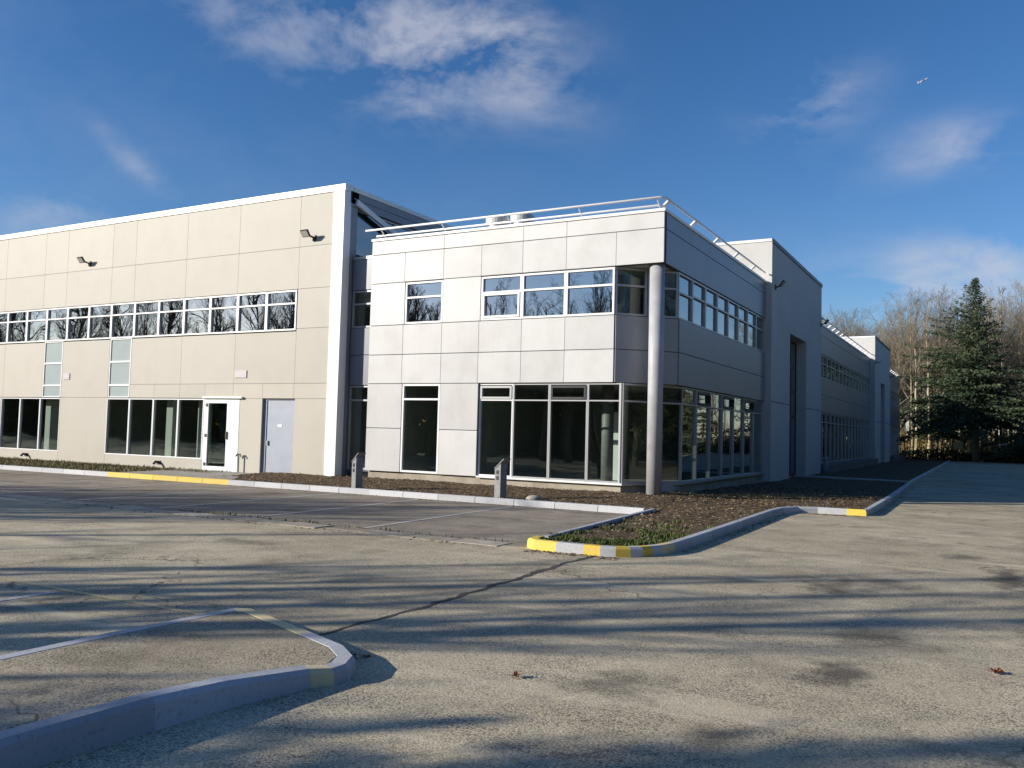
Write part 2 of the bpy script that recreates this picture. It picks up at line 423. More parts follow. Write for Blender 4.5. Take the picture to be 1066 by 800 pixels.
tc = add(N, 'ShaderNodeTexCoord')
nz = add(N, 'ShaderNodeTexNoise'); nz.inputs['Scale'].default_value = 8.5; nz.inputs['Detail'].default_value = 12; nz.inputs['Roughness'].default_value = 0.60; nz.inputs['Distortion'].default_value = 0.2
mp_ = add(N, 'ShaderNodeMapping'); mp_.inputs['Rotation'].default_value = (0, 0, 0.6); mp_.inputs['Scale'].default_value = (0.75, 1.0, 1.6)
L.new(tc.outputs['Generated'], mp_.inputs['Vector']); L.new(mp_.outputs[0], nz.inputs['Vector'])
def cloud(d, ang, a, b, dens):
    d = Vector(d).normalized(); r = d.cross(Vector((0, 0, 1))).normalized(); u = r.cross(d)
    ca, sa = math.cos(ang), math.sin(ang)
    e1 = r * ca + u * sa; e2 = u * ca - r * sa
    outs = []
    for e, k in ((e1, a), (e2, b)):
        dp = add(N, 'ShaderNodeVectorMath', operation='DOT_PRODUCT'); L.new(tc.outputs['Generated'], dp.inputs[0]); dp.inputs[1].default_value = e / k
        outs.append(math_node(N, L, 'POWER', math_node(N, L, 'ABSOLUTE', dp.outputs['Value']), 2.0))
    fr = add(N, 'ShaderNodeVectorMath', operation='DOT_PRODUCT'); L.new(tc.outputs['Generated'], fr.inputs[0]); fr.inputs[1].default_value = d
    r2 = math_node(N, L, 'ADD', outs[0], outs[1])
    g = math_node(N, L, 'POWER', 2.718, math_node(N, L, 'MULTIPLY', r2, -1.0))
    g = math_node(N, L, 'MULTIPLY', g, math_node(N, L, 'GREATER_THAN', fr.outputs['Value'], 0.0))
    return math_node(N, L, 'MULTIPLY', g, dens)
tot = None
for args in (((-0.6673, 0.6198, 0.425), -0.5, 0.10, 0.05, 0.62), ((-0.575, 0.70, 0.421), -0.35, 0.11, 0.045, 0.70),
             ((-0.5063, 0.7528, 0.4207), -0.2, 0.10, 0.055, 0.95), ((-0.4429, 0.7994, 0.406), -0.6, 0.07, 0.045, 0.85),
             ((-0.164, 0.9231, 0.348), 0.35, 0.055, 0.030, 0.85), ((-0.0263, 0.9545, 0.2969), 0.05, 0.065, 0.025, 0.85),
             ((-0.0101, 0.981, 0.194), -0.05, 0.06, 0.018, 0.65), ((-0.086, 0.9839, 0.150), 0.1, 0.11, 0.035, 1.3),
             ((-0.5547, 0.7534, 0.353), -0.2, 0.05, 0.025, 0.55), ((-0.7748, 0.5728, 0.2674), -0.7, 0.04, 0.012, 0.55),
             ((-0.8256, 0.5253, 0.206), 0.1, 0.05, 0.02, 0.6), ((-0.30, 0.95, 0.06), 0, 0.40, 0.07, 0.50),
             ((0.5, 0.85, 0.1), 0, 0.6, 0.12, 0.6), ((-0.75, -0.5, 0.40), 0.1, 0.7, 0.2, 0.35), ((-0.3, -0.9, 0.35), 0.2, 0.5, 0.2, 0.35),
             ((0.8, 0.5, 0.35), 0.2, 0.4, 0.2, 0.75)):
    g = cloud(*args); tot = g if tot is None else math_node(N, L, 'ADD', tot, g)
cm = math_node(N, L, 'MULTIPLY', tot, maprange(N, L, nz.outputs['Fac'], 0.42, 0.66))
cm = math_node(N, L, 'MINIMUM', math_node(N, L, 'MULTIPLY', cm, 0.72), 0.58)
tint = mix(N, L, 1.0, hs.outputs['Color'], (0.93, 0.965, 1.15), 'MULTIPLY')
L.new(mix(N, L, cm, tint, (5.4, 5.5, 6.1)), bg.inputs['Color'])

sun = bpy.data.lights.new('sun', 'SUN'); sun.energy = 5.0; sun.angle = R(0.45); sun.color = (1.0, 0.935, 0.83)
so = bpy.data.objects.new('sun', sun); C.objects.link(so); so.rotation_euler = sd.to_track_quat('Z', 'Y').to_euler()

cam = bpy.data.cameras.new('camera'); co = bpy.data.objects.new('camera', cam); C.objects.link(co); scene.camera = co
cam.sensor_width = 36; cam.lens = 895.6 / 1066 * 36; cam.clip_end = 20000; cam.clip_start = 0.05
cx_ = Vector((0.87331998, 0.48646512, 0.02576622)); cy_ = -Vector((-0.00429294, 0.06057531, -0.9981544)); cz_ = -Vector((-0.4871281, 0.87159757, 0.05499))
m4 = Matrix((cx_, cy_, cz_)).transposed().to_4x4(); m4.translation = (0, 0, 1.6)
co.matrix_world = m4

# ------------------------------------------------------------------ ground, roads, kerbs, beds
g = MB(); g.sheet([(-3000, -3000), (3000, -3000), (3000, 3000), (-3000, 3000)], -0.012)
struct(g.build('ground', M['ground']))
g = MB(); g.sheet([(-90, -9), (40, -9), (40, 84), (-4.5, 84), (-4.5, 10.62), (-90, 10.62)], 0.0)
struct(g.build('road', M['asphalt']))
g = MB(); g.sheet([(-90, 10.62), (-5.6, 10.62), (-5.6, 16.6), (-90, 16.6)], -0.001)
struct(g.build('parking_area', M['parking']))
# broken concrete gutter between the road and the parking bays
g = MB(); r_ = random.Random(4); x = -60.0
while x < -6.1:
    w = r_.uniform(0.7, 1.1); y0 = 10.42 + r_.uniform(-.05, .05); y1 = 10.84 + r_.uniform(-.07, .06)
    if r_.random() > 0.04:
        p = [(x + .01, y0), (x + w * .5, y0 + r_.uniform(-.03, .03)), (x + w - .012, y0 + r_.uniform(-.03, .03)), (x + w - .012, y1), (x + w * .6, y1 + r_.uniform(-.06, .04)), (x + .01, y1 + r_.uniform(-.05, .03))]
        g.prism(p, -0.05, 0.004 + r_.uniform(0, .010), 0, r_.random())
    x += w
struct(g.build('gutter', rough_mat('gutter_concrete', (0.50, 0.44, 0.34), (0.30, 0.26, 0.20), 5, 0.9, 0.5, 40, 0.22), None, 0.006))
# crack in front of the island tip
g = MB(); r_ = random.Random(8); y = 10.36; x = -4.54; L_, Rr = [], []
while y > 5.0:
    w = r_.uniform(.018, .05) * (1 if y > 6.5 else 0.6); L_.append((x - w, y)); Rr.append((x + w, y)); y -= r_.uniform(.06, .16); x += r_.uniform(-.03, .035)
g.sheet(L_ + Rr[::-1], 0.004); struct(g.build('road_crack', M['crack']))
# painted lines
g = MB(); g.sheet([(-60, 5.02), (-5.5, 5.10), (-5.5, 5.17), (-60, 5.09)], 0.004); struct(g.build('yellow_line', M['line_yellow']))
g = MB()
for i in range(8):
    x = -7.62 - 2.45 * i; g.sheet([(x - .05, -1), (x + .05, -1), (x + .05, 5.0), (x - .05, 5.0)], 0.004)
for i in range(9):
    x = -8.75 - 2.42 * i; g.sheet([(x - .045, 10.95), (x + .045, 10.95), (x - .2 + .045, 16.2), (x - .2 - .045, 16.2)], 0.004)
struct(g.build('bay_line', M['line_white']))

def kerb(name, path, cuts, mats, w=0.15, h=0.13, side=1, zs=None, bev=0.018):
    """path runs along the road-side bottom edge; the stone lies to its left (side=1) or right (-1)"""
    pts = [Vector((*p, 0)) for p in path]
    nrm = []
    for i in range(len(pts)):
        a = (pts[i] - pts[max(i - 1, 0)]); b = (pts[min(i + 1, len(pts) - 1)] - pts[i])
        a = a.normalized() if a.length else b.normalized(); b = b.normalized() if b.length else a
        t = (a + b).normalized(); n = Vector((-t.y, t.x, 0)) * side
        k = max(0.5, (Vector((-a.y, a.x, 0)) * side).dot(n)); nrm.append(n / k)
    mb = MB()
    for i in range(len(pts) - 1):
        # split at stone joints about 1 m long
        ln = (pts[i + 1] - pts[i]).length; k = max(1, round(ln / 1.0))
        for j in range(k):
            f0, f1 = j / k + (0.007 / ln if j else 0), (j + 1) / k - (0.007 / ln if j < k - 1 else 0)
            a, b = pts[i].lerp(pts[i + 1], f0), pts[i].lerp(pts[i + 1], f1)
            na, nb = nrm[i].lerp(nrm[i + 1], f0), nrm[i].lerp(nrm[i + 1], f1)
            ha = hb = h
            if zs: ha = zs[i] + (zs[i + 1] - zs[i]) * f0; hb = zs[i] + (zs[i + 1] - zs[i]) * f1
            prof = lambda p, n, hh: [p + Vector((0, 0, -.06)), p + n * .012 + Vector((0, 0, hh - .03)), p + n * .035 + Vector((0, 0, hh)), p + n * (w - .01) + Vector((0, 0, hh)), p + n * w + Vector((0, 0, hh - .012)), p + n * w + Vector((0, 0, -.06))]
            A, B = prof(a, na, ha), prof(b, nb, hb); n0 = len(mb.v); mb.v += [tuple(q) for q in A + B]; t = rng.random()
            for q in range(6):
                r2 = (q + 1) % 6; fc = (n0 + q, n0 + r2, n0 + 6 + r2, n0 + 6 + q); mb.face(fc if side < 0 else fc[::-1], cuts[i], t)
            e0 = tuple(n0 + q for q in range(6)); e1 = tuple(n0 + 6 + q for q in range(6))
            mb.face(e0[::-1] if side < 0 else e0, cuts[i], t); mb.face(e1 if side < 0 else e1[::-1], cuts[i], t)
    return struct(mb.build(name, [M[k] for k in mats]))
KM = ['kerb_white', 'kerb_yellow', 'kerb_pale_yellow']
# along the building side of the parking bays
kerb('kerb', [(-60, 15.6), (-30, 15.75), (-22.3, 16.1), (-17.6, 16.28), (-13, 16.4), (-6.1, 16.42)], [0, 0, 1, 0, 0], KM, side=1)
# right end of the bays, down to the tip
kerb('kerb', [(-6.0, 16.55), (-5.62, 11.0)], [0], KM, side=1, w=0.12)
# the tip and the driveway side
tip = [(-5.70, 10.95), (-5.66, 10.66), (-5.48, 10.50), (-5.12, 10.47), (-4.72, 10.47), (-4.48, 10.48), (-4.28, 10.54), (-4.12, 10.66), (-4.0, 10.80), (-3.92, 10.96), (-3.85, 11.14), (-3.79, 11.5), (-3.79, 12.3), (-3.82, 14.4), (-3.90, 18.2), (-3.86, 18.9), (-3.66, 19.4), (-3.30, 19.62), (-2.72, 19.66), (-2.33, 19.70), (-2.27, 19.98), (-2.32, 25.0), (-2.55, 35.1), (-2.60, 36.2), (-3.05, 81.0)]
cut = [1, 1, 1, 0, 1, 0, 1, 0, 1, 0, 2, 0, 0, 0, 0, 0, 0, 0, 1, 0, 0, 0, 1, 0]
kerb('kerb', tip, cut, KM, side=1)
# the small island in the left foreground
isl = [(-3.86, -6.0), (-3.84, 2.4), (-3.80, 3.1), (-3.76, 3.55), (-3.645, 4.10), (-3.56, 4.22), (-3.56, 4.36), (-3.66, 4.56), (-3.90, 4.74), (-4.33, 4.90), (-5.30, 5.24), (-5.46, 5.16), (-5.52, 4.0), (-5.62, -6.0)]
cuti = [0, 0, 0, 0, 2, 0, 0, 0, 0, 2, 2, 0, 0]
kerb('kerb', isl, cuti, KM, side=1, w=0.14, zs=[.17, .17, .17, .15, .11, .10, .10, .10, .10, .10, .10, .10, .10, .10])
g = MB(); g.prism([(-3.95, -6), (-3.93, 2.4), (-3.88, 3.7), (-3.70, 4.30), (-3.80, 4.55), (-4.0, 4.66), (-4.35, 4.80), (-5.30, 5.12), (-5.40, 5.05), (-5.44, 4.0), (-5.54, -6)], -.05, 0.097)
struct(g.build('traffic_island', M['island_top']))

# planting beds
def inside(p, poly):
    c = False; x, y = p
    for (x0, y0), (x1, y1) in zip(poly, poly[1:] + poly[:1]):
        if (y0 > y) != (y1 > y) and x < (x1 - x0) * (y - y0) / (y1 - y0) + x0: c = not c
    return c
BED = [(-19.4, 16.42)] + [(-6.05, 16.5), (-5.72, 12.0), (-5.66, 10.75), (-5.4, 10.56)] + [(p[0] - .07, p[1] + .07) for p in tip[4:22]] + [(-2.60, 35.0), (-6.85, 35.9), (-6.85, 30), (-7.3, 21.2), (-8.2, 20.3), (-16.0, 20.2), (-19.4, 19.48)]
def soil_h(x, y):
    up = max(0, min(1, (y - 17.4) / 2.0)) * max(0, min(1, (23.5 - y) / 2)) * max(0, min(1, (-5.2 - x) / 1.5))
    return 0.085 + 0.085 * up * up + 0.030 * noise.noise(Vector((x * .9, y * .9, 0))) + 0.022 * noise.noise(Vector((x * 4, y * 4, 3))) + 0.012 * noise.noise(Vector((x * 11, y * 11, 7)))
def bed(name, poly, step, mat, hf):
    x0 = min(p[0] for p in poly); x1 = max(p[0] for p in poly); y0 = min(p[1] for p in poly); y1 = max(p[1] for p in poly)
    mb = MB(); ids = {}
    def vid(i, j):
        if (i, j) not in ids:
            x, y = x0 + i * step, y0 + j * step; ids[(i, j)] = len(mb.v); mb.v.append((x, y, hf(x, y)))
        return ids[(i, j)]
    for i in range(int((x1 - x0) / step) + 1):
        for j in range(int((y1 - y0) / step) + 1):
            if inside((x0 + (i + .5) * step, y0 + (j + .5) * step), poly):
                mb.face((vid(i, j), vid(i + 1, j), vid(i + 1, j + 1), vid(i, j + 1)))
    return struct(mb.build(name, mat, None, 0, True))
bed('planting_bed', BED, 0.09, M['soil'], soil_h)
g = MB(); g.prism([(-6.85, 36.9), (-2.72, 36.3), (-3.15, 80.9), (-6.95, 80.9)], -.05, 0.09); struct(g.build('planting_bed', M['soil']))
g = MB(); g.prism([(-6.68, 35.6), (-2.70, 35.05), (-2.74, 36.25), (-6.68, 36.9)], -.05, 0.112); struct(g.build('path', M['concrete']))
g = MB(); g.prism([(-60, 15.85), (-30, 15.9), (-22.4, 16.24), (-22.9, 19.48), (-60, 19.48)], -.05, 0.085)
struct(g.build('verge', M['soil']))
g = MB(); g.prism([(-22.4, 16.2), (-17.7, 16.42), (-18.7, 17.7), (-19.4, 18.1), (-19.4, 19.48), (-22.95, 19.48)], -.05, 0.104); struct(g.build('pavement', M['concrete']))

def scatter_litter(n, poly, seed, s0, s1, hf, zlift=0.012):
    r_ = random.Random(seed); mb = MB()
    x0 = min(p[0] for p in poly); x1 = max(p[0] for p in poly); y0 = min(p[1] for p in poly); y1 = max(p[1] for p in poly)
    k = 0
    while k < n:
        x, y = r_.uniform(x0, x1), r_.uniform(y0, y1)
        if not inside((x, y), poly): continue
        k += 1; z = hf(x, y) + r_.uniform(0, zlift)
        s = r_.uniform(s0, s1); a = r_.uniform(0, 6.3); tl = r_.uniform(-.8, .8); t2 = r_.uniform(-.5, .5)
        e1 = Vector((math.cos(a), math.sin(a), tl * .6)) * s; e2 = Vector((-math.sin(a), math.cos(a), t2)) * s * r_.uniform(.35, .8)
        c = Vector((x, y, z + s * .4)); mb.quad(c - e1, c - e2, c + e1, c + e2, min(1, max(0, r_.gauss(.4, .28))))
    return mb
def scatter_blades(n, pts, seed, h0, h1, mat, name, label, cat, hf):
    r_ = random.Random(seed); mb = MB()
    for _ in range(n):
        x, y = pts(r_); z = hf(x, y) - .01; h = r_.uniform(h0, h1) * (0.6 + 0.8 * max(0, noise.noise(Vector((x * 2, y * 2, 4))) + .4)); a = r_.uniform(0, 6.3); w = r_.uniform(.004, .012)
        lean = Vector((math.cos(a), math.sin(a), 0)) * h * r_.uniform(.1, .8); sd_ = Vector((-math.sin(a), math.cos(a), 0)) * w
        p = Vector((x, y, z)); m_ = p + lean * .4 + Vector((0, 0, h * .6)); t = r_.random()
        mb.quad(p - sd_, p + sd_, m_ + sd_ * .8, m_ - sd_ * .8, t); mb.tri(m_ - sd_ * .8, m_ + sd_ * .8, p + lean + Vector((0, 0, h)), t)
    return tag(mb.build(name, M[mat]), label, cat, None, 'stuff')
nearbed = [p for p in BED if p[1] < 30]
o = scatter_litter(23000, [(-19.4, 16.6), (-6.0, 16.6), (-5.6, 10.7), (-4.3, 10.7), (-4.0, 19.5), (-2.6, 19.9), (-2.75, 28), (-6.8, 28), (-8.2, 20.1), (-16, 20), (-19.3, 19.3)], 5, .008, .034, soil_h).build('leaf_litter', M['litter'])
tag(o, 'dry brown leaves and mulch covering the planting bed beside the white building', 'leaf litter', None, 'stuff')
def near_tip(r_):
    while True:
        x, y = r_.uniform(-5.6, -3.98), 10.6 + abs(r_.gauss(0, 1.6))
        if y < 16 and inside((x, y), BED) and noise.noise(Vector((x * 1.3, y * 1.3, 2))) > -.02: return x, y
scatter_blades(4200, near_tip, 6, .02, .075, 'weeds', 'weeds', 'low green weeds growing at the tip of the planting bed', 'weeds', soil_h)
def verge_pt(r_):
    while True:
        x, y = r_.uniform(-34, -20.8), 0
        y = r_.uniform(15.9 + max(0, (x + 30) * .04), 19.4)
        if x < -22.6 - (19.4 - y) * .1 or y > 18.4: return x, y
scatter_blades(13000, verge_pt, 7, .025, .10, 'dry_grass', 'grass', 'rough olive and straw coloured grass below the beige wall', 'grass', lambda x, y: .09)
def edge_pt(r_):
    k = r_.random()
    if k < .35: return r_.uniform(-13, -6.1), 10.86 + abs(r_.gauss(0, .03))
    if k < .7: return r_.uniform(-18, -6), 16.62 + abs(r_.gauss(0, .08))
    return r_.uniform(-3.98, -3.9), r_.uniform(11.4, 18.5)
scatter_blades(900, edge_pt, 9, .02, .08, 'dry_grass', 'grass', 'tiny tufts of grass along the gutter and the kerb joints', 'grass', lambda x, y: .0 if y < 11.2 else .09)

r_ = random.Random(55); mb = MB()
runs = [((-5.5, 10.44), (-4.2, 10.5)), ((-3.75, 11.5), (-3.85, 18.6)), ((-3.6, 19.35), (-2.3, 19.6)), ((-2.22, 20.2), (-2.45, 33)), ((-18, 16.2), (-6.2, 16.36)), ((-16, 10.4), (-6, 10.4)), ((-5.4, 5.28), (-3.8, 4.85))]
for i in range(3800):
    a, b = runs[r_.randrange(len(runs))]; f = r_.random(); o_ = abs(r_.gauss(0, .12)); e = Vector((b[0] - a[0], b[1] - a[1], 0)).normalized(); n = Vector((e.y, -e.x, 0))
    p = Vector((a[0] + (b[0] - a[0]) * f, a[1] + (b[1] - a[1]) * f, .004)) + n * o_ * (1 if (a[0], a[1]) not in ((-3.75, 11.5), (-2.22, 20.2), (-3.5, 4.4)) or True else -1)
    s = r_.uniform(.004, .014) if r_.random() < .8 else r_.uniform(.012, .03); t = r_.uniform(0, 6.3); e1 = Vector((math.cos(t), math.sin(t), r_.uniform(0, .5))) * s; e2 = Vector((-math.sin(t), math.cos(t), r_.uniform(0, .6))) * s * .7
    mb.quad(p - e1 * .2, p + e1 - e2, p + e1 * 1.6 + e2 * .2, p + e2, r_.random())
tag(mb.build('grit', M['litter']), 'grit and leaf crumbs gathered along the foot of the kerbs', 'grit', None, 'stuff')
for (x, y, a, lb) in ((0.02, 6.98, .4, 'curled reddish brown leaf lying alone on the right of the road'), (-2.71, 5.01, 1.6, 'small reddish leaf lying on the asphalt beyond the small island')):
    mb = MB(); n = 9; s = .055 if x > -1 else .035
    ring = []
    for k in range(n * 2):
        t = 2 * math.pi * k / (n * 2); rr = s * (1.0 if k % 2 == 0 else .55) * (1.3 if k in (0, 1, 17) else 1)
        px, py = rr * math.cos(t), rr * .8 * math.sin(t); ring.append(Vector((x + px * math.cos(a) - py * math.sin(a), y + px * math.sin(a) + py * math.cos(a), .012 + .03 * abs(math.sin(t * 1.5)))))
    c = Vector((x, y, .012))
    for k in range(len(ring)): mb.tri(c, ring[k], ring[(k + 1) % len(ring)])
    mb.tube([c, c + Vector((-s * 1.6 * math.cos(a), -s * 1.6 * math.sin(a), .02))], [.004, .002], 4)
    tag(mb.build('fallen_leaf', M['leaf'], None, 0, False, (x, y, 0)), lb, 'leaf')

# ------------------------------------------------------------------ beige hall
HB = 19.5
hall = thing('beige_hall', 'long beige panelled hall with a ribbon of upper windows and two doors, left', 'building', (-25, HB, 0))
F = front(HB)
UX = [-18.47 - 1.245 * k for k in range(0, 17)]              # window bay lines, right to left
xl = UX[-1]
HX = -16.70                                                  # right corner
rects = []
top = [-17.13, -18.45, -21.02, -23.45, -26.04, -27.29, -29.86, -31.22, -33.71, -36.2, xl]
for a, b in zip(top[1:], top[:-1]):
    rects += [(a, b, 5.76, 7.05), (a, b, 7.05, 8.62)]
rects += [(-18.45, -17.13, 4.55, 5.76), (-18.45, -17.13, 2.88, 4.55), (-18.45, -17.13, 2.42, 2.88), (-18.40, -17.13, .08, 2.42)]
mid = [-18.45, -21.02, -23.5, -26.02]
for a, b in zip(mid[1:], mid[:-1]): rects += [(a, b, 2.88, 4.47)]
sml = [-18.45, -19.75, -21.02, -22.30, -23.5, -24.76, -26.02]
for a, b in zip(sml[1:], sml[:-1]): rects += [(a, b, 2.42, 2.88)]
rects += [(-29.86, -27.20, 2.42, 4.47), (-29.86, -27.20, .08, 2.42)]
rects += [(-33.5, -31.0, 2.42, 4.47), (-36.0, -33.5, 2.42, 4.47), (xl, -36.0, 2.42, 4.47)]
rects += [(-20.70, -19.74, .08, 2.42)]
rects += [(-27.20, -22.32, .08, .44), (-33.6, -29.86, .08, .44), (xl, -33.6, .08, 2.42)]
wall(F, rects, [M['beige_panel'], M['beige_joint']], hall, 0.003, 0.05)
# solid sides of the hall and its roof
g = MB(); g.box(-60, HX, HB + .22, HB + .6, 8.3, 8.66); g.box(-60, HX - .02, HB + .62, 50, 8.40, 8.56); g.build('roof', M['roofing'], hall)
g = MB(); g.fbox(F, -60, HX, 8.625, 8.82, -.35, .03); g.box(HX - .35, HX + .02, HB + .352, 46, 8.66, 8.80); g.build('coping', M['white_metal'], hall, .008)
g = MB(); g.fbox(F, -17.12, HX, .06, 8.622, -.26, .05, 0); g.build('corner_pilaster', M['white_metal'], hall, .008)
# right flank of the hall above the link: deep fascia, struts, glazing
FR = right(HX)
g = MB(); g.fbox(FR, HB + .27, 46, 8.22, 8.655, -.12, .0); g.fbox(FR, HB + .36, 46, 8.44, 8.47, .0, .02); g.build('fascia', M['side_panel'], hall, .006)
g = MB(); g.fbox(FR, HB + .27, HB + .58, .06, 8.21, -.3, -.02); g.fbox(FR, HB + .58, 44, .06, 6.4, -.3, -.05); g.build('side_wall', M['side_panel'], hall)
for i in range(6):
    window(FR, hall, HB + .60 + i * 2.0, HB + .60 + (i + 1) * 2.0, 6.42, 8.21, (), -.10, .06, .07, 'grey_metal', 'glass_side', 'clerestory_window')
g = MB()
for i in range(3):
    y0 = HB + .45 + i * 4.6
    g.bar((HX + .04, y0, 8.36), (HX + .04, y0 + 4.3, 7.14), .09, .17)
    if i: g.bar((HX + .04, y0, 7.2), (HX + .04, y0, 8.3), .09, .09)
g.build('strut', M['white_metal'], hall, .006)
# upper ribbon
for i in range(len(UX) - 1):
    window(F, hall, UX[i + 1], UX[i], 4.50, 5.74, (5.33,), .02, .052, .08, 'white_metal', 'glass_high')
# spandrel strips under the ribbon
for (a, b) in ((-27.18, -26.04), (-30.99, -29.88)):
    g = MB(); zs = [2.43, 2.86, 3.68, 4.485]
    for k in range(3): g.fbox(F, a + .04, b - .04, zs[k] + .03, zs[k + 1] - .03, -.06, -.03)
    s_ = g.build('spandrel_panel', M['spandrel'], hall)
    g = MB(); g.fbox(F, a, a + .04, 2.43, 4.49, -.07, .0); g.fbox(F, b - .04, b, 2.43, 4.49, -.07, .0)
    for z in zs: g.fbox(F, a + .041, b - .041, z - .03 + (.03 if z == 2.43 else 0), z + .03 - (.03 if z == 4.485 else 0), -.07, .004)
    g.build('frame', M['white_metal'], s_)
# ground floor windows
gw = [-22.33, -23.55, -24.78, -26.01, -27.21]
for a, b in zip(gw[1:], gw[:-1]): window(F, hall, a, b, .44, 2.40, (), .0, .036, .08, 'white_metal', 'glass_low')
gw = [-29.87, -31.1, -32.35, -33.58]
for a, b in zip(gw[1:], gw[:-1]): window(F, hall, a, b, .44, 2.40, (), .0, .036, .08, 'white_metal', 'glass_low')
# glazed door with its side panel and canopy
d_ = MB(); a, b = -22.29, -21.12
for u0, u1, z0, z1 in ((a, a + .20, .10, 2.40), (b - .13, b, .10, 2.40), (a + .20, b - .13, 2.26, 2.40), (a + .20, b - .13, .10, .24)): d_.fbox(F, u0, u1, z0, z1, -.07, .01)
door = d_.build('glazed_door', M['white_metal'], hall, .004)
g = MB(); g.fbox(F, a + .2, b - .13, .24, 2.26, -.04, -.028); g.build('pane', M['glass_low'], door)
g = MB(); g.fbox(F, b - .12, b - .07, 1.12, 1.36, .012, .05); g.build('handle', M['dark_metal'], door)
for z in (.3, 1.22, 2.2):
    g = MB(); g.fbox(F, a + .08, a + .16, z - .05, z + .05, .012, .03); g.build('hinge', M['dark_metal'], door)
g = MB(); g.fbox(F, b + .004, -20.71, .10, 2.40, -.08, .006); g.build('side_panel', M['white_metal'], hall)
g = MB(); g.fbox(F, -22.32, -20.55, 2.412, 2.470, .012, .09); g.build('door_canopy', M['white_metal'], hall, .004)
# blue-grey flush door in a deep reveal
g = MB(); g.fbox(F, -19.62, -18.44, .10, 2.37, -.15, -.11); door = g.build('flush_door', M['door_grey'], hall, .004)
g = MB(); g.fbox(F, -19.735, -19.622, .08, 2.415, -.16, -.085); g.fbox(F, -18.438, -18.402, .08, 2.415, -.16, -.085); g.fbox(F, -19.621, -18.439, 2.372, 2.415, -.16, -.085); g.build('door_frame', M['door_grey'], door)
g = MB(); g.fbox(F, -19.16, -18.98, 1.55, 1.63, -.109, -.10); g.build('notice', M['board'], door)
g = MB(); g.fbox(F, -19.56, -19.52, .98, 1.12, -.109, -.06); g.build('handle', M['grey_metal'], door)
g = MB(); g.fbox(F, -19.735, -18.402, .06, .10, -.16, .02); g.build('doorstep', M['concrete'], hall)
# inside
g = MB(); g.box(xl, HX - .35, HB + .25, 30, .0, .09); g.build('interior_floor', M['room_floor'], hall)
g = MB(); g.box(xl, HX - .31, HB + .25, 30, 2.75, 4.3); g.box(xl, HX - .31, HB + .25, 30, 6.3, 8.2); g.build('ceiling', M['room_wall'], hall)
g = MB(); g.box(xl, HX - .35, 26.0, 26.2, .09, 2.75); g.box(xl, HX - .35, 24.5, 24.7, 4.3, 6.3); g.box(xl - .15, xl - .001, HB + .25, 30, .09, 8.2); g.box(-29.0, -28.85, HB + .25, 26, .09, 2.75); g.box(-20.85, -20.7, HB + .25, 26, .09, 2.75); g.build('interior_wall', M['room_dark'], hall)
for x in (-31.35, -24.55, -23.0):
    g = MB(); g.box(x - .16, x + .16, HB + .5, HB + .82, .09, 2.75); g.build('interior_column', M['room_wall'], hall, .01)

# things on the hall
def make_floodlight(name, label, loc):
    t = thing(name, label, 'floodlight', loc, 'floodlights on the facades')
    x, y, z = loc
    def P(a, b, c): return Vector((x + a, y + b, z + c))
    g = MB(); n = Vector((0, -.80, -.6)).normalized(); u = Vector((1, 0, 0)); v = n.cross(u)
    c0 = Vector((x - .04, y - .27, z + .10))
    g.hexa([c0 + u * (a * .145) + v * (b * .115) + n * (c * .03) for a in (-1, 1) for b in (-1, 1) for c in (-1, 1)])
    h = g.build('lamp_head', M['dark_metal'], t, .01)
    g = MB(); c1 = c0 + n * .032
    g.hexa([c1 + u * (a * .12) + v * (b * .09) + n * (c * .004) for a in (-1, 1) for b in (-1, 1) for c in (-1, 1)]); g.build('lens', M['lens'], h)
    g = MB(); g.box(x + .03, x + .15, y - .03, y - .001, z - .09, z + .09); g.bar((x + .09, y - .03, z), (x + .04, y - .24, z + .05), .045, .045); g.build('bracket', M['dark_metal'], t)
    return t
f1 = make_floodlight('floodlight', 'dark floodlight high on the beige wall near the white corner pilaster', (-17.95, HB, 7.28))
copy_thing(f1, (-28.65, HB, 7.28), 0, (1, 1, 1), 'dark floodlight high on the beige wall farther left above the spandrel strips')
for nm, lb, xa, xb in (('wall_plate', 'small lilac grey plate on the beige wall between the spandrel strips', -29.74, -29.38), ('wall_plate', 'small lilac grey plate on the beige wall above the two doors', -20.97, -20.45)):
    g = MB(); g.fbox(F, xa, xb, 3.07, 3.30, .001, .025); o = g.build(nm, M['plate'], None, .004, False, ((xa + xb) / 2, HB, 3.07)); tag(o, lb, 'plate', 'lilac plates on the beige wall')
t = thing('standpipe', 'thin dark standpipe with a tee top beside the glazed door', 'standpipe', (-20.53, HB - .12, .1))
g = MB(); g.tube([(-20.53, HB - .12, .1), (-20.53, HB - .12, .66)], .022, 8); g.build('pipe', M['steel'], t)
g = MB(); g.tube([(-20.64, HB - .13, .60), (-20.58, HB - .12, .68), (-20.48, HB - .12, .68), (-20.42, HB - .13, .60)], .022, 8); g.build('tee_head', M['dark_metal'], t)
for x, lb in ((-31.75, 'little dark spout on the beige plinth under the leftmost ground floor windows'), (-24.35, 'little dark spout on the beige plinth under the windows left of the door')):
    t = thing('wall_spout', lb, 'spout', (x, HB - .002, .26), 'spouts on the beige plinth')
    g = MB(); g.box(x - .09, x + .09, HB - .03, HB - .002, .20, .32); g.build('back_plate', M['dark_metal'], t)
    g = MB(); g.tube([(x, HB - .03, .27), (x, HB - .14, .29), (x + .02, HB - .22, .22)], .04, 8); g.build('nozzle', M['dark_metal'], t)

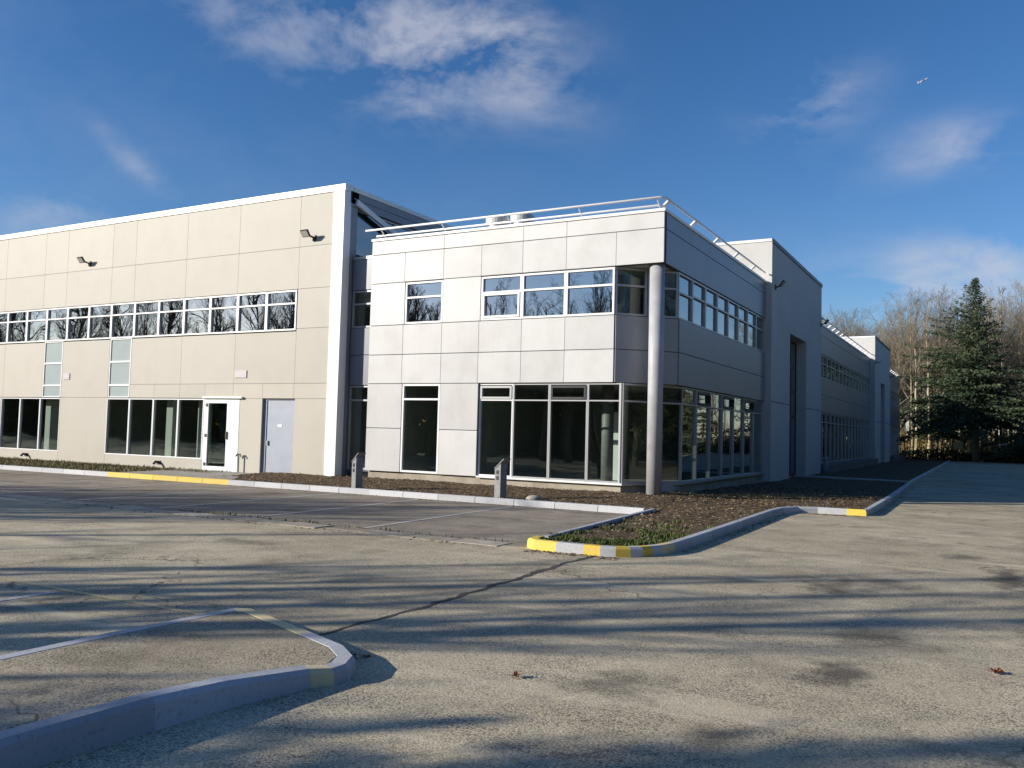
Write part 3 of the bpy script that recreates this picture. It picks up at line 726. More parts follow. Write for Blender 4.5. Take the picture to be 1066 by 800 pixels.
# ------------------------------------------------------------------ white office block
WY, WX = 19.7, -6.9
off = thing('white_office_block', 'two storey white panelled block with a cut-away glazed corner on a round column', 'building', (-11, WY, 0))
F = front(WY); FX = right(WX)
PM = [M['white_panel'], M['joint']]
WL = -15.8
r = []
r += grid([WL, -13.28, -10.78, -9.51, WX], [6.62, 7.02])
r += grid([WL, -14.60, -13.28, -12.05, -10.78, -9.51, -8.14, WX], [5.77, 6.62])
r += [(WL, -14.57, 4.55, 5.77), (-13.27, -12.05, 4.55, 5.77)]
r += grid([WL, -14.60, -13.28, -12.08, -10.77, -9.51, -8.16], [2.87, 3.70, 4.55])
r += grid([WL, -14.57], [.37, 1.6, 2.87]) + grid([-13.27, -12.05], [.37, 1.6, 2.87])
wall(F, r, PM, off, 0.0075)
YE = 30.4
r = grid([WY + .17, YE], [5.77, 6.62, 7.02]) + grid([20.95, YE], [2.87, 3.70, 4.55])
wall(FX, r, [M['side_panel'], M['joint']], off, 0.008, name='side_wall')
FC, LC = slanted((-8.14, WY), (WX, 20.93))
r = grid([0.02, LC - .02], [2.87, 3.70, 4.55])
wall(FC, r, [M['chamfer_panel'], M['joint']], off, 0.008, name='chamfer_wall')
# left flank, above the link
g = MB(); g.box(WL + .001, WL + .2, WY + .165, 27, .3, 7.0); g.build('flank_wall', M['white_panel'], off)
# coping
g = MB(); g.fbox(F, WL - .02, WX + .03, 7.022, 7.10, -.30, .03); g.fbox(FX, WY + .302, YE, 7.022, 7.10, -.30, .03); g.build('coping', M['white_metal'], off, .008)
roof = MB(); roof.box(WL + .21, WX - .17, WY + .17, YE, 6.55, 6.75); roof = roof.build('roof', M['roofing'], off)
for x in (-13.05, -12.2):
    g = MB(); g.tube([(x, 22.2, 6.75), (x, 22.2, 7.80)], .27, 24); g.tube([(x, 22.2, 7.80), (x, 22.2, 7.83), (x, 22.2, 8.0), (x, 22.2, 8.05)], [.34, .36, .36, .30], 24)
    g.build('roof_vent', M['white_panel'], roof)
# soffit under the cut-away corner
tri = [(-8.12, WY + .06), (WX - .06, WY + .06), (WX - .06, 20.9)]
g = MB(); g.prism(tri, 5.775, 5.80); g.build('soffit', M['white_panel'], off)
# soffit above recessed ground floor glass and first floor slab
foot = [(WL + .2, WY + .17), (-8.2, WY + .17), (WX - .17, 21.0), (WX - .17, YE - .2), (WL + .2, YE - .2)]
g = MB(); g.prism(foot, 2.89, 4.52); g.build('ceiling', M['room_wall'], off)
g = MB(); g.prism(foot, 5.80, 6.50); g.build('ceiling', M['room_wall'], off)
g = MB(); g.prism(foot, .10, .35); g.build('interior_floor', M['room_floor'], off)
g = MB(); g.box(WL + .2, -9.5, 26.3, 26.45, .35, 2.89); g.box(-9.7, -9.5, 26.46, YE - .2, .35, 2.89); g.box(WL + .2, -10.5, 24.2, 24.35, 4.52, 5.8); g.box(-10.5, -10.38, 24.2, YE - .2, 4.52, 5.8); g.box(-13.0, -12.85, WY + .3, 26.3, .35, 2.89); g.build('interior_wall', M['room_dark'], off)
for (x, y) in ((-8.95, 21.3), (-8.0, 22.3)):
    g = MB(); g.tube([(x, y, .35), (x, y, 2.89)], .16, 20); g.build('interior_column', M['steel'], off, 0, True)
g = MB(); g.tube([(-8.6, 21.2, 4.52), (-8.6, 21.2, 5.8)], .16, 20); g.build('interior_column', M['steel'], off, 0, True)
g = MB(); g.box(-9.05, -8.85, 21.95, 22.1, .35, 2.2); g.build('interior_post', M['white_metal'], off)
# plinth
pl = [(WL + .05, WY + .10), (-7.95, WY + .10), (WX - .12, 21.35), (WX - .12, YE), (WL + .05, YE)]
g = MB(); g.prism(pl, -.1, .345); g.build('plinth', M['plinth'], off)
# sill strip under the ground floor glass
g = MB(); g.fbox(F, -12.05, -7.88, .348, .40, -.14, .0); g.build('sill', M['white_metal'], off, .004)
# windows
window(F, off, -14.56, -13.28, 4.56, 5.75, (5.31,), -.01, .055, .08)
window(F, off, -14.56, -13.28, .38, 2.86, (2.43,), -.01, .055, .08, 'white_metal', 'glass_low')
bw = [-12.04, -10.79, -9.51, -8.17]
for i in range(3): window(F, off, bw[i], bw[i + 1], 4.56, 5.75, (5.31,), -.01, .055, .08, sash=(4.62, 5.28, 'white_metal') if i == 0 else None)
gb = [-12.04, -11.0, -9.93, -8.86, -7.90]
for i in range(4): window(F, off, gb[i], gb[i + 1], .40, 2.86, (2.42,), -.06, .036, .08, 'grey_metal' if i else 'white_metal', 'glass_low', sash=(2.45, 2.80, 'grey_metal') if i == 0 else ((2.45, 2.80, 'dark_metal') if i == 2 else None))
FD, LD = slanted((-7.90, WY), (WX, 21.45))
for i in range(2): window(FD, off, LD / 2 * i, LD / 2 * (i + 1), .40, 2.86, (2.42,), -.06, .045, .08, 'grey_metal', 'glass_low', sash=(2.45, 2.80, 'dark_metal') if i == 1 else None)
g = MB(); g.fbox(FD, .02, LD, .348, .40, -.14, .0); g.fbox(FX, 21.5, YE, .348, .40, -.14, .0); g.build('sill', M['grey_metal'], off)
for i in range(2): window(FC, off, LC / 2 * i + .02, LC / 2 * (i + 1) - .02 * (i == 1), 4.56, 5.76, (5.31,), -.04, .05, .08, 'grey_metal', 'glass_low')
gy = [21.47 + 1.27 * k for k in range(8)]
for i in range(7): window(FX, off, gy[i], gy[i + 1] if i < 6 else YE - .02, .40, 2.86, (2.42,), -.06, .034, .08, 'grey_metal', 'glass_side', sash=(2.45, 2.80, 'dark_metal') if i in (1, 3, 5) else None)
uy = [20.96 + 1.178 * k for k in range(9)]
for i in range(8): window(FX, off, uy[i], uy[i + 1], 4.56, 5.76, (5.31 if i else 5.25,), -.03, .05, .08, 'grey_metal', 'glass_side')
# column under the corner
g = MB(); g.tube([(-7.16, 19.98, .0), (-7.16, 19.98, 5.77)], .185, 32, True); g.build('column', M['column_paint'], off, 0, True)
bpy.context.view_layer.objects.active = None
# roof guard rail
rl = off
g = MB(); z1, z2 = 7.37, 7.22
g.tube([(WL - .25, WY - .02, z1), (WX - .12, WY - .02, z1), (WX - .01, WY + .12, z1), (WX - .01, YE - .1, z1)], .03, 8)
g.tube([(WL + .02, WY + .16, z2), (WX - .25, WY + .16, z2), (WX - .20, WY + .22, z2)], .03, 8)
rail = g.build('guard_rail', M['white_metal'], off, 0, True)
for i in range(5):
    y = 20.05 + 2.2 * i
    g = MB(); g.bar((WX - .32, y, 7.08), (WX - .02, y, z1 - .02), .16, .04); g.build('rail_bracket', M['white_metal'], rail)
for i in range(5):
    x = WL + .3 + 2.1 * i
    g = MB(); g.bar((x, WY + .34, 7.08), (x, WY + .0, z1 - .02), .03, .03); g.build('rail_bracket', M['white_metal'], rail)
# the link between hall and block
LY = 19.93; FL = front(LY)
lk = [HX + .012, WL - .004]
for q in ([.32, .36], [2.84, 3.74, 4.54], [5.67, 6.60]): wall(FL, grid(lk, q), [M['side_panel'], M['joint']], off, .008, name='link_wall')
window(FL, off, lk[0], lk[1], 4.55, 5.66, (5.26,), -.02, .05, .08, 'grey_metal', 'glass_low')
window(FL, off, lk[0], lk[1], .37, 2.83, (2.40,), -.02, .05, .08, 'grey_metal', 'glass_low')
g = MB(); g.fbox(FL, lk[0], lk[1], 6.60, 6.68, -.5, .02); g.build('link_coping', M['grey_metal'], off)
g = MB(); g.box(lk[0], lk[1], LY + .6, 26, 6.3, 6.5); g.box(lk[0], lk[1], LY + .2, 26, 2.9, 4.4); g.box(lk[0], lk[1], 23, 23.2, .1, 6.3); g.box(lk[0], lk[1], LY + .2, 26, .05, .3); g.build('link_interior', M['room_wall'], off)
g = MB(); g.box(WL - .55, WL - .02, LY + .9, LY + 1.6, 6.5, 7.0); g.build('roof_unit', M['spandrel'], off)

# ------------------------------------------------------------------ towers and wings farther along
def tower(label, y0, y1, ry0, ry1, ht, x0):
    t = thing('stair_tower', label, 'building', (-8, y0, 0), 'stair towers along the driveway')
    X = -6.7; dep = .42; zt = 5.6
    g = MB()
    g.box(x0, X - dep - .05, y0, y1, -.1, ht - .06)                     # core
    g.box(X - dep - .049, X, y0, ry0, -.1, ht - .06); g.box(X - dep - .049, X, ry1, y1, -.1, ht - .06); g.box(X - dep - .049, X, ry0 + .001, ry1 - .001, zt, ht - .061)
    g.build('wall', M['tower_render'], t)
    g = MB(); g.box(x0 - .03, X + .0, y0 - .03, y1 + .03, ht - .058, ht + .04); g.build('coping', M['white_metal'], t, .006)
    g = MB(); g.box(X + .002, X + .035, y0 - .02, y1 + .03, ht - .10, ht + .045); g.build('shaded_coping_edge', M['dark_metal'], t)  # dark strip stands for the shaded side of the coping
    g = MB(); g.box(X + .001, X + .006, y0, ry0 - .003, 2.86, 2.885); g.box(X + .001, X + .006, ry1 + .003, y1, 2.86, 2.885); g.build('joint_strip', M['joint'], t)
    g = MB(); a = right(X - dep - .045)
    g.fbox(a, ry0 + .05, ry1 - .05, .12, 5.55, .0, .03); g.build('entrance_back', M['joint'], t)
    w3 = (ry1 - ry0 - .1) / 3
    for k in range(3):
        window(a, t, ry0 + .05 + w3 * k, ry0 + .05 + w3 * (k + 1), 2.5, 5.55, (3.5, 4.5), .08, .05, .045, 'dark_metal', 'glass_side')
        window(a, t, ry0 + .05 + w3 * k, ry0 + .05 + w3 * (k + 1), .12, 2.49, (), .08, .05, .045, 'dark_metal', 'glass_side', 'glazed_door')
    return t
tower('tall pale rendered tower between the white block and the middle wing', 30.42, 40.45, 33.6, 36.9, 8.55, -13.5)
tower('farther and smaller looking pale tower beyond the middle wing', 60.8, 70.3, 64.2, 66.7, 8.45, -13.5)
def wing(label, y0, y1, n):
    t = thing('office_wing', label, 'building', (-9, y0, 0), 'wings along the driveway')
    X = -7.0; FW = right(X)
    r = grid([y0, y1], [2.87, 3.70, 4.50]) + grid([y0, y1], [5.62, 6.5, 6.95])
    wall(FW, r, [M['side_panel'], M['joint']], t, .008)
    g = MB(); g.fbox(FW, y0, y1, 6.952, 7.03, -.3, .03); g.box(-13.5, X - .301, y0, y1, 6.7, 6.9); g.build('roof', M['white_metal'], t)
    g = MB(); g.box(-13.5, X - .17, y0, y1, 2.9, 4.48); g.box(-13.5, X - .17, y0, y1, 5.64, 6.6); g.build('ceiling', M['room_wall'], t)
    g = MB(); g.box(-13.5, X - .17, y0, y1, .0, .34); g.build('interior_floor', M['room_floor'], t)
    g = MB(); g.box(-12, -11.8, y0, y1, .34, 6.6); g.box(-13.6, X - .18, y1 - .2, y1 - .01, .34, 6.6); g.build('interior_wall', M['room_dark'], t)
    w = (y1 - y0) / n
    for i in range(n):
        window(FW, t, y0 + w * i, y0 + w * (i + 1), .46, 2.86, (2.42,), -.04, .045, .08, 'grey_metal', 'glass_side')
        window(FW, t, y0 + w * i, y0 + w * (i + 1), 4.51, 5.61, (5.2,), -.03, .05, .08, 'grey_metal', 'glass_side')
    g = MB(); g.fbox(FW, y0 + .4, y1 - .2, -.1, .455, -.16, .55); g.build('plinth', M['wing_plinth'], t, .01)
    g = MB(); g.tube([(X + .05, y0, 7.3), (X + .05, y1, 7.3)], .03, 8); rail = g.build('guard_rail', M['white_metal'], t)
    k = int((y1 - y0) / 1.3)
    for i in range(k):
        y = y0 + .6 + 1.3 * i
        g = MB(); g.bar((X - .34, y, 7.02), (X + .03, y, 7.29), .14, .05); g.build('rail_bracket', M['white_metal'], rail)
    return t
wing('shade-grey clad middle wing with rows of dark windows between the two towers', 40.45, 60.8, 16)
wing('short shade-grey clad end wing beyond the far tower', 70.3, 81.7, 9)
for (y, z, lb) in ((30.9, 6.95, 'dark floodlight on the near tower beside the white block roof'), (40.2, 6.75, 'dark floodlight at the far edge of the near tower'), (61.1, 6.75, 'dark floodlight at the near edge of the far tower'), (70.1, 6.4, 'dark floodlight at the far edge of the far tower')):
    copy_thing(f1, (-6.7, y, z), R(90), (1, 1, 1), lb)
t = thing('pipe_stub', 'short grey capped pipe standing at the foot of the near tower', 'pipe', (-6.35, 39.6, .1))
g = MB(); g.tube([(-6.35, 39.6, .0), (-6.35, 39.6, .78)], .09, 12); g.build('pipe', M['steel'], t, 0, True)
g = MB(); g.tube([(-6.35, 39.6, .78), (-6.35, 39.6, .84)], .11, 12); g.build('cap', M['grey_metal'], t)

# ------------------------------------------------------------------ pedestals at the kerb
def pedestal(x, y, rz, label):
    t = thing('service_bollard', label, 'bollard', (x, y, 0.06), 'steel bollards along the kerb')
    t.rotation_euler = (0, 0, rz)
    w, d, h = .10, .10, .80
    g = MB()
    g.hexa([Vector((x + a * w, y + b * d, .06 + (0 if c < 0 else h - .13 + .075 * (a + 1)))) for a in (-1, 1) for b in (-1, 1) for c in (-1, 1)])
    g.build('body', M['steel'], t, .008)
    g = MB(); g.hexa([Vector((x + (-.105 if a < 0 else .20), y + b * (d + .012), .06 + (h - .128 if a < 0 else h + .102) + (0 if c < 0 else .03))) for a in (-1, 1) for b in (-1, 1) for c in (-1, 1)]); g.build('cap', M['steel'], t, .004)
    for z in (.57, .44):
        g = MB(); g.box(x - .035, x + .035, y - d - .012, y - d - .001, .06 + z, .06 + z + .085); g.build('socket', M['dark_metal'], t)
    return t
pedestal(-13.72, 16.82, R(-20), 'grey metal bollard with a slanted top left, before the narrow recess')
pedestal(-9.72, 16.98, R(-17), 'grey metal bollard with a slanted top right, before the big corner glazing')
g = MB(); g.v = []; r_ = random.Random(3)
st = MB(); st.tube([(-8.95, 17.15, .07), (-8.95, 17.15, .12), (-8.95, 17.15, .17), (-8.95, 17.15, .19)], [.16, .19, .13, .04], 9)
st.v = [(x + .03 * noise.noise(Vector((x * 9, y * 9, z * 9))), y * 1.0 + .02 * noise.noise(Vector((y * 9, x * 9, 4))), z) for x, y, z in st.v]
tag(st.build('stone', M['concrete'], None, 0, True, (-8.95, 17.15, .07)), 'pale stone lying in the mulch beside the right bollard', 'stone')

# boards at the edge of the wood
for (x, z, w, h, mt, lb) in ((0.93, 1.49, .62, .38, 'board', 'small white board on a post at the edge of the wood right'), (-2.68, 1.38, .70, .62, 'board_ochre', 'small ochre board on posts among the trunks')):
    t = thing('sign_board', lb, 'sign', (x, 86.5, 0))
    g = MB(); g.box(x - w / 2, x + w / 2, 86.48, 86.52, z - h / 2, z + h / 2); g.build('board', M[mt], t)
    g = MB(); g.box(x - .04, x + .04, 86.53, 86.60, 0, z + h * .3); g.build('post', M['dark_metal'], t)

# ------------------------------------------------------------------ trees
def bare_tree(seed, H, r0, clear, spread, l1, l2, l3, l4=0, lean=0.02, upright=0.55, vase=False):
    """returns trunk and crown meshes of a leafless tree at the origin"""
    r_ = random.Random(seed); tr, cr = MB(), MB()
    n = 12; pts = []; x = y = 0.0
    for i in range(n + 1):
        pts.append(Vector((x, y, H * .93 * i / n))); x += r_.gauss(0, lean) * H / n * 2; y += r_.gauss(0, lean) * H / n * 2
    rad = [r0 * (1 - .9 * (i / n) ** .9) * (1.35 if i == 0 else 1) for i in range(n + 1)]
    tr.tube(pts, rad, 8)
    def at(t):
        f = t * n; i = min(int(f), n - 1); return pts[i].lerp(pts[i + 1], f - i), rad[i] + (rad[i + 1] - rad[i]) * (f - i)
    def limb(p, d, ln, rd, lev):
        k = 5 if lev == 1 else (4 if lev == 2 else 3)
        q = [p]; dd = d.normalized(); cur = p.copy()
        for i in range(k):
            dd = (dd + Vector((r_.gauss(0, .13), r_.gauss(0, .13), r_.gauss(.09, .10)))).normalized(); cur = cur + dd * ln / k; q.append(cur.copy())
        rr = [max(.005, rd * (1 - .8 * i / k)) for i in range(k + 1)]
        cr.tube(q, rr, 5 if lev == 1 else 3, False, 0, r_.random())
        cnt = {1: l2, 2: l3, 3: l4}.get(lev, 0)
        for j in range(cnt):
            t = .22 + .78 * (j + r_.random() * .8) / cnt; t = min(t, .97); f = t * k; i = int(f)
            b = q[i].lerp(q[i + 1], f - i); ax = (q[i + 1] - q[i]).normalized()
            o_ = ax.orthogonal().normalized(); o_.rotate(Matrix.Rotation(r_.uniform(0, 6.28), 3, ax))
            nd = ax * r_.uniform(.55, 1.0) + o_ * r_.uniform(.5, .9) + Vector((0, 0, .15))
            limb(b, nd, ln * r_.uniform(.30, .55) * (1.15 - .5 * t), max(.006, rr[i] * .55), lev + 1)
    for j in range(l1):
        t = clear + (1 - clear) * (j + r_.random()) / l1; t = min(t, .985); p, rd = at(t)
        a = j * 2.4 + r_.uniform(-.5, .5); el = upright + (t - clear) * .6 + r_.uniform(-.15, .2)
        d = Vector((math.cos(a) * math.cos(el), math.sin(a) * math.cos(el), math.sin(el)))
        tt = (t - clear) / (1 - clear); limb(p, d, H * spread * ((1.1 - .75 * tt) if not vase else (.55 + .75 * math.sin(math.pi * min(1, tt * .95 + .12)))) * r_.uniform(.7, 1.25), rd * .55 + .01, 1)
    return tr, cr

VAR = {}
def tree_variant(key, name, label, trunk_mat, twig_mat, pos, *a, cat='tree', group=None, rotz=0.0, **k):
    tr, cr = bare_tree(*a, **k)
    t = thing(name, label, cat, (0, 0, 0), group)
    tr.build('trunk', M[trunk_mat], t, 0, True); cr.build('crown', M[twig_mat], t)
    t.location = pos; t.rotation_euler.z = rotz; VAR[key] = t
    return t
WG = 'bare trees of the wood behind the building'
WLAB = 'tall slender bare tree of the wood behind the far end of the building'
r_ = random.Random(21)
tree_variant('w0', 'bare_tree', WLAB, 'bark', 'twig', (-9.0, 96, 0), 101, 15.2, .16, .22, .24, 26, 9, 6, 2, group=WG, upright=.60, vase=True)
tree_variant('w1', 'bare_tree', WLAB, 'bark', 'twig', (-4.6, 97, 0), 102, 16.8, .15, .32, .22, 24, 9, 6, 2, group=WG, upright=.70, vase=True)
tree_variant('w2', 'bare_tree', WLAB, 'bark', 'twig', (-1.6, 99, 0), 103, 16.4, .18, .20, .28, 26, 9, 6, 2, group=WG, upright=.45, vase=True)
tree_variant('w3', 'bare_tree', WLAB, 'bark', 'twig', (2.6, 98, 0), 104, 17.2, .16, .26, .26, 24, 9, 6, 2, group=WG, upright=.55, vase=True)
PG = 'pale trunked trees at the edge of the wood'
tree_variant('p0', 'birch_tree', 'pale trunked bare tree just beyond the end wing', 'pale_bark', 'twig', (-6.3, 90.0, 0), 105, 16.0, .16, .45, .14, 22, 8, 5, 2, group=PG, upright=.85)
cnt = 0
spots = []
for row, (yy, step) in enumerate(((93, 1.6), (98, 1.25), (104, 1.2), (111, 1.3), (119, 1.5))):
    x = -27.0 + row * .5
    while x < 9:
        spots.append((x + r_.uniform(-.6, .6), yy + r_.uniform(-2.4, 2.4))); x += step * r_.uniform(.75, 1.3)
for (x, y) in ((12, 78), (15, 84), (19, 80), (13, 92), (17, 95), (22, 90), (25, 84), (28, 92), (21, 100), (11, 100), (14, 70), (18, 66), (16, 58), (21, 60), (24, 68), (23, 75), (19, 52), (24, 50), (28, 56)): spots.append((x, y))
for (x, y) in spots:
    s = r_.uniform(.76, .96) * (0.92 if x < -9 else 1.0)
    if x > 10: s *= .62
    src = VAR['w%d' % r_.randrange(4)]
    copy_thing(src, (x, y, 0), r_.uniform(0, 6.28), (s, s, s * r_.uniform(.95, 1.05)), label=WLAB if x < 10 else 'bare tree across the driveway at the right, mirrored in the side windows', group=WG if x < 10 else 'bare trees across the driveway')
for (x, y, s, lb) in ((-5.2, 89.6, 1.0, 'pale trunked bare tree second from the end wing'), (-2.35, 90.2, .95, 'thin pale trunk under the left side of the big spruce'), (-1.75, 88.2, .9, 'leaning thin pale trunk under the middle of the big spruce'), (0.75, 90.5, 1.05, 'thick pale trunk right of the big spruce behind the white board'), (-.35, 91.5, 1.0, 'pale trunk half hidden under the right side of the big spruce'), (-3.8, 91.4, .9, 'slightly tilted pale trunk left of the big spruce')):
    copy_thing(VAR['p0'], (x, y, 0), r_.uniform(0, 6.28), (s, s, s), label=lb)

# row of bare trees beside and behind the viewpoint; they throw the shadows on the asphalt
n_ = Vector((.665, -.747)); d2 = Vector((.747, .665))
SG = 'bare trees along the near side of the car park'
rowt = [(-3.6, 15, .60, .3), (-7.0, 17, .78, 2.2), (-7.9, 21, .82, 3.9), (-9.2, 22, .80, .9), (-6.75, 19, .8, .4), (-7.4, 20, .85, 1.9), (-8.6, 18, .75, 5.2), (-10.3, 23, .8, 2.6), (-12.9, 26, .8, 4.7), (-24.5, 46, 1.0, 4.0), (-1.0, 26, .8, 1.0), (-5.0, 33, .9, 1.4), (-28, 56, 1.0, 1.1), (-32, 60, 1.0, 3.1), (-6.0, 60, 1.1, 5.1), (-25, 62, 1.1, .7),
        (-15.6, 24, .80, 1.1), (-16.3, 26, .88, 2.9), (-17.0, 25, .85, 5.3), (-17.7, 27, .90, 2.1), (-18.5, 26, .88, 4.4), (-19.2, 28, .90, .2), (-19.9, 28, .86, 1.9), (-20.6, 29, .88, 5.9), (-21.4, 30, .86, 3.7), (-22.3, 34, .9, .8), (-17.3, 33, 1.0, 3.3), (-19.0, 34, 1.0, 5.0), (-20.3, 35, 1.0, 1.4)]
first = None
for i, (c, s, sc, rz) in enumerate(rowt):
    p = n_ * c - d2 * s
    if first is None:
        first = tree_variant('s0', 'bare_tree', 'bare tree beside the car park behind the viewpoint, seen by its shadow and reflection', 'bark', 'dark_twig', (p.x, p.y, 0), 201, 12.5, .33, .30, .27, 13, 5, 2, 0, group=SG, rotz=rz)
        first.scale = (sc, sc, sc)
        second = tree_variant('s1', 'bare_tree', 'bare tree beside the car park behind the viewpoint, seen by its shadow and reflection', 'bark', 'dark_twig', (0, 0, 0), 202, 13.0, .32, .33, .25, 13, 5, 2, 0, group=SG)
        third = tree_variant('s2', 'bare_tree', 'bare tree beside the car park behind the viewpoint, seen by its shadow and reflection', 'bark', 'dark_twig', ((n_ * -17.8 - d2 * 27).x, (n_ * -17.8 - d2 * 27).y, 0), 203, 11.0, .34, .16, .30, 24, 9, 5, 2, group=SG)
        used2 = False
    elif not used2:
        second.location = (p.x, p.y, 0); second.rotation_euler.z = rz; second.scale = (sc, sc, sc); used2 = True
    else: copy_thing(third if c < -13.5 or c == -4.75 else (first if i % 2 else second), (p.x, p.y, 0), rz, (sc, sc, sc))

tree_variant('m0', 'bare_tree', 'tall bare tree across the road behind the viewpoint, mirrored in the upper windows', 'bark', 'dark_twig', (-20, -38, 0), 301, 17.0, .22, .2, .26, 26, 9, 6, 3, group='tall bare trees behind the viewpoint')
tree_variant('m1', 'bare_tree', 'tall bare tree across the road behind the viewpoint, mirrored in the upper windows', 'bark', 'dark_twig', (-30, -39, 0), 302, 18.0, .22, .24, .24, 26, 9, 6, 3, group='tall bare trees behind the viewpoint')
r_ = random.Random(31); x = -190.0
while x < 6:                                       # a taller row farther back, mirrored in the upper windows
    s = r_.uniform(.85, 1.15) * (1.35 if x < -80 else 1); copy_thing(VAR['m%d' % r_.randrange(2)], (x, -40 + r_.uniform(-6, 5), 0), r_.uniform(0, 6.28), (s, s, s), 'tall bare tree across the road behind the viewpoint, mirrored in the upper windows', 'tall bare trees behind the viewpoint'); x += r_.uniform(1.8, 3.4) * (1.3 if x < -80 else 1)

# big spruce and the darker evergreens beside it
def conifer(seed, H, base_z, rad, n_br, name, label, loc, cat='tree', dens=1.0):
    r_ = random.Random(seed); t = thing(name, label, cat, loc)
    x0, y0, _ = loc
    g = MB(); g.tube([(x0, y0, 0), (x0 + .05, y0, H * .5), (x0, y0, H * .97)], [H * .018, H * .011, .02], 8); g.build('trunk', M['bark'], t, 0, True)
    g = MB()
    for i in range(n_br):
        f = (i + r_.random()) / n_br; z = base_z + (H - base_z) * (1 - (1 - f) ** .92)
        u = (z - base_z) / (H - base_z); a = i * 2.399 + r_.uniform(-.4, .4)
        ln = rad * (1 - u) ** 1.12 * r_.uniform(.25, 1.25) * (1 + .26 * math.sin(a + seed) + .24 * math.sin(z * 1.7 + a * 2)) + .12
        el = -.10 + .75 * u + r_.uniform(-.12, .12)
        o_ = Vector((math.cos(a), math.sin(a), 0)); st_ = Vector((x0, y0, z))
        k = max(3, int(ln / .24 * dens)); tone0 = r_.uniform(.0, .9)
        prev = st_
        for j in range(1, k + 1):
            s = j / k
            p = st_ + o_ * (ln * s) + Vector((0, 0, math.sin(el) * ln * s - .22 * ln * s * s * (1 - u) + .10 * ln * max(0, s - .7)))
            side = Vector((-o_.y, o_.x, 0)); wdt = .10 + .17 * ln * (1.05 - s)
            tn0 = tone0
            for q in range(9):
                c = p + side * r_.gauss(0, wdt) + o_ * r_.uniform(-.15, .15) + Vector((0, 0, r_.uniform(-.30, .10) * min(1, .3 + wdt)))
                e = (side * r_.uniform(-1, 1) + o_ * r_.uniform(.1, 1.0) + Vector((0, 0, r_.uniform(-.75, .25)))).normalized(); L2 = r_.uniform(.16, .42) * (.45 + .55 * (1 - u))
                wv = e.orthogonal().normalized(); wv.rotate(Matrix.Rotation(r_.uniform(0, 6.28), 3, e)); wv *= L2 * r_.uniform(.16, .30)
                tn = min(1, max(0, tn0 + r_.uniform(-.3, .35)))
                g.quad(c - e * L2 * .5, c - wv, c + e * L2 * .6, c + wv, tn)
            if j % 2: g.tube([prev, p], [.02, .015], 3, False, 0, 0.0)
            prev = p
    g.build('crown', M['needles'], t)
    return t
SPR = conifer(5, 16.2, 3.4, 7.2, 360, 'spruce_tree', 'big dark spruce standing in front of the bare wood at the right', (-1.25, 86.0, 0))
conifer(9, 10.5, 1.4, 4.8, 200, 'spruce_tree', 'shorter dark evergreen at the right edge beside the big spruce', (3.7, 84.0, 0))
conifer(13, 6.0, 2.4, 2.7, 90, 'spruce_tree', 'low young evergreen left of the big spruce near the end wing', (-4.6, 91.0, 0))

for nm, (px, py), s_, rz_, lb in (('spruce_tree', (-13.8, -5.9), .315, 1.0, 'small spruce beside the car park left of the viewpoint, its shadow reaching the small island'), ('spruce_tree', (-11.6, -5.0), .34, 2.5, 'second small spruce beside the car park, its shadow crossing the road close to the viewpoint')):
    copy_thing(SPR, (px, py, 0), rz_, (s_, s_, s_), lb)
r_ = random.Random(92)
for i in range(17):  # unseen trees added to keep sky light off the driveway and side facade
    s = r_.uniform(.68, .92)
    copy_thing(SPR, (13.5 + r_.uniform(-1, 2), 24 + 3.7 * i, 0), r_.uniform(0, 6.28), (s, s, s), 'unseen dark spruce added right of the driveway to block sky light', 'added spruces along the driveway')
r_ = random.Random(91)
for i in range(34):
    y = -34 + i * 2.5; s = r_.uniform(.75, 1.0)
    copy_thing(VAR['m%d' % (i % 2)], (30 + r_.uniform(-3, 5), y + r_.uniform(-.8, .8), 0), r_.uniform(0, 6.28), (s, s, s), 'bare tree along the right side of the grounds, mirrored in the cut corner glazing', 'bare trees along the right side')
g = MB()
for i in range(16000):
    y = r_.uniform(-40, 60); x = 27 + r_.gauss(0, .8); h = 4.6 + 1.6 * noise.noise(Vector((y * .25, 0, 0)))
    c = Vector((x, y, r_.uniform(0, h))); d = Vector((r_.gauss(0, 1), r_.gauss(0, 1), r_.gauss(.2, .8))).normalized() * r_.uniform(.2, .6); w2 = d.orthogonal().normalized() * r_.uniform(.14, .3)
    g.quad(c - d, c - w2, c + d, c + w2, r_.random())
tag(g.build('hedge', M['evergreen']), 'tall dark hedge along the right side of the grounds, mirrored in the side windows', 'hedge')

# undergrowth between the trunks
r_ = random.Random(77); g = MB()
for i in range(9000):
    x, y = r_.uniform(-24, 12), r_.uniform(89, 128); h = r_.uniform(.5, 3.6) * r_.uniform(.5, 1.2)
    a = r_.uniform(0, 6.3); e = Vector((math.cos(a), math.sin(a), 0)) * h * r_.uniform(.02, .35); w = Vector((-math.sin(a), math.cos(a), 0)) * r_.uniform(.012, .035)
    p = Vector((x, y, -.01)); q = p + e + Vector((0, 0, h)); g.quad(p - w, p + w, q + w * .4, q - w * .4, r_.random())
    if i % 2 == 0:
        for k in range(4):
            c = p.lerp(q, r_.uniform(.3, 1)); d = Vector((r_.gauss(0, 1), r_.gauss(0, 1), r_.gauss(.3, .6))).normalized() * r_.uniform(.15, .5); w2 = d.orthogonal().normalized() * r_.uniform(.02, .08)
            g.quad(c, c + d * .5 - w2, c + d, c + d * .5 + w2, r_.random())
tag(g.build('undergrowth', M['brush']), 'brown thicket of thin stems filling the wood floor behind the trees', 'undergrowth', None, 'stuff')
r_ = random.Random(78); g = MB()
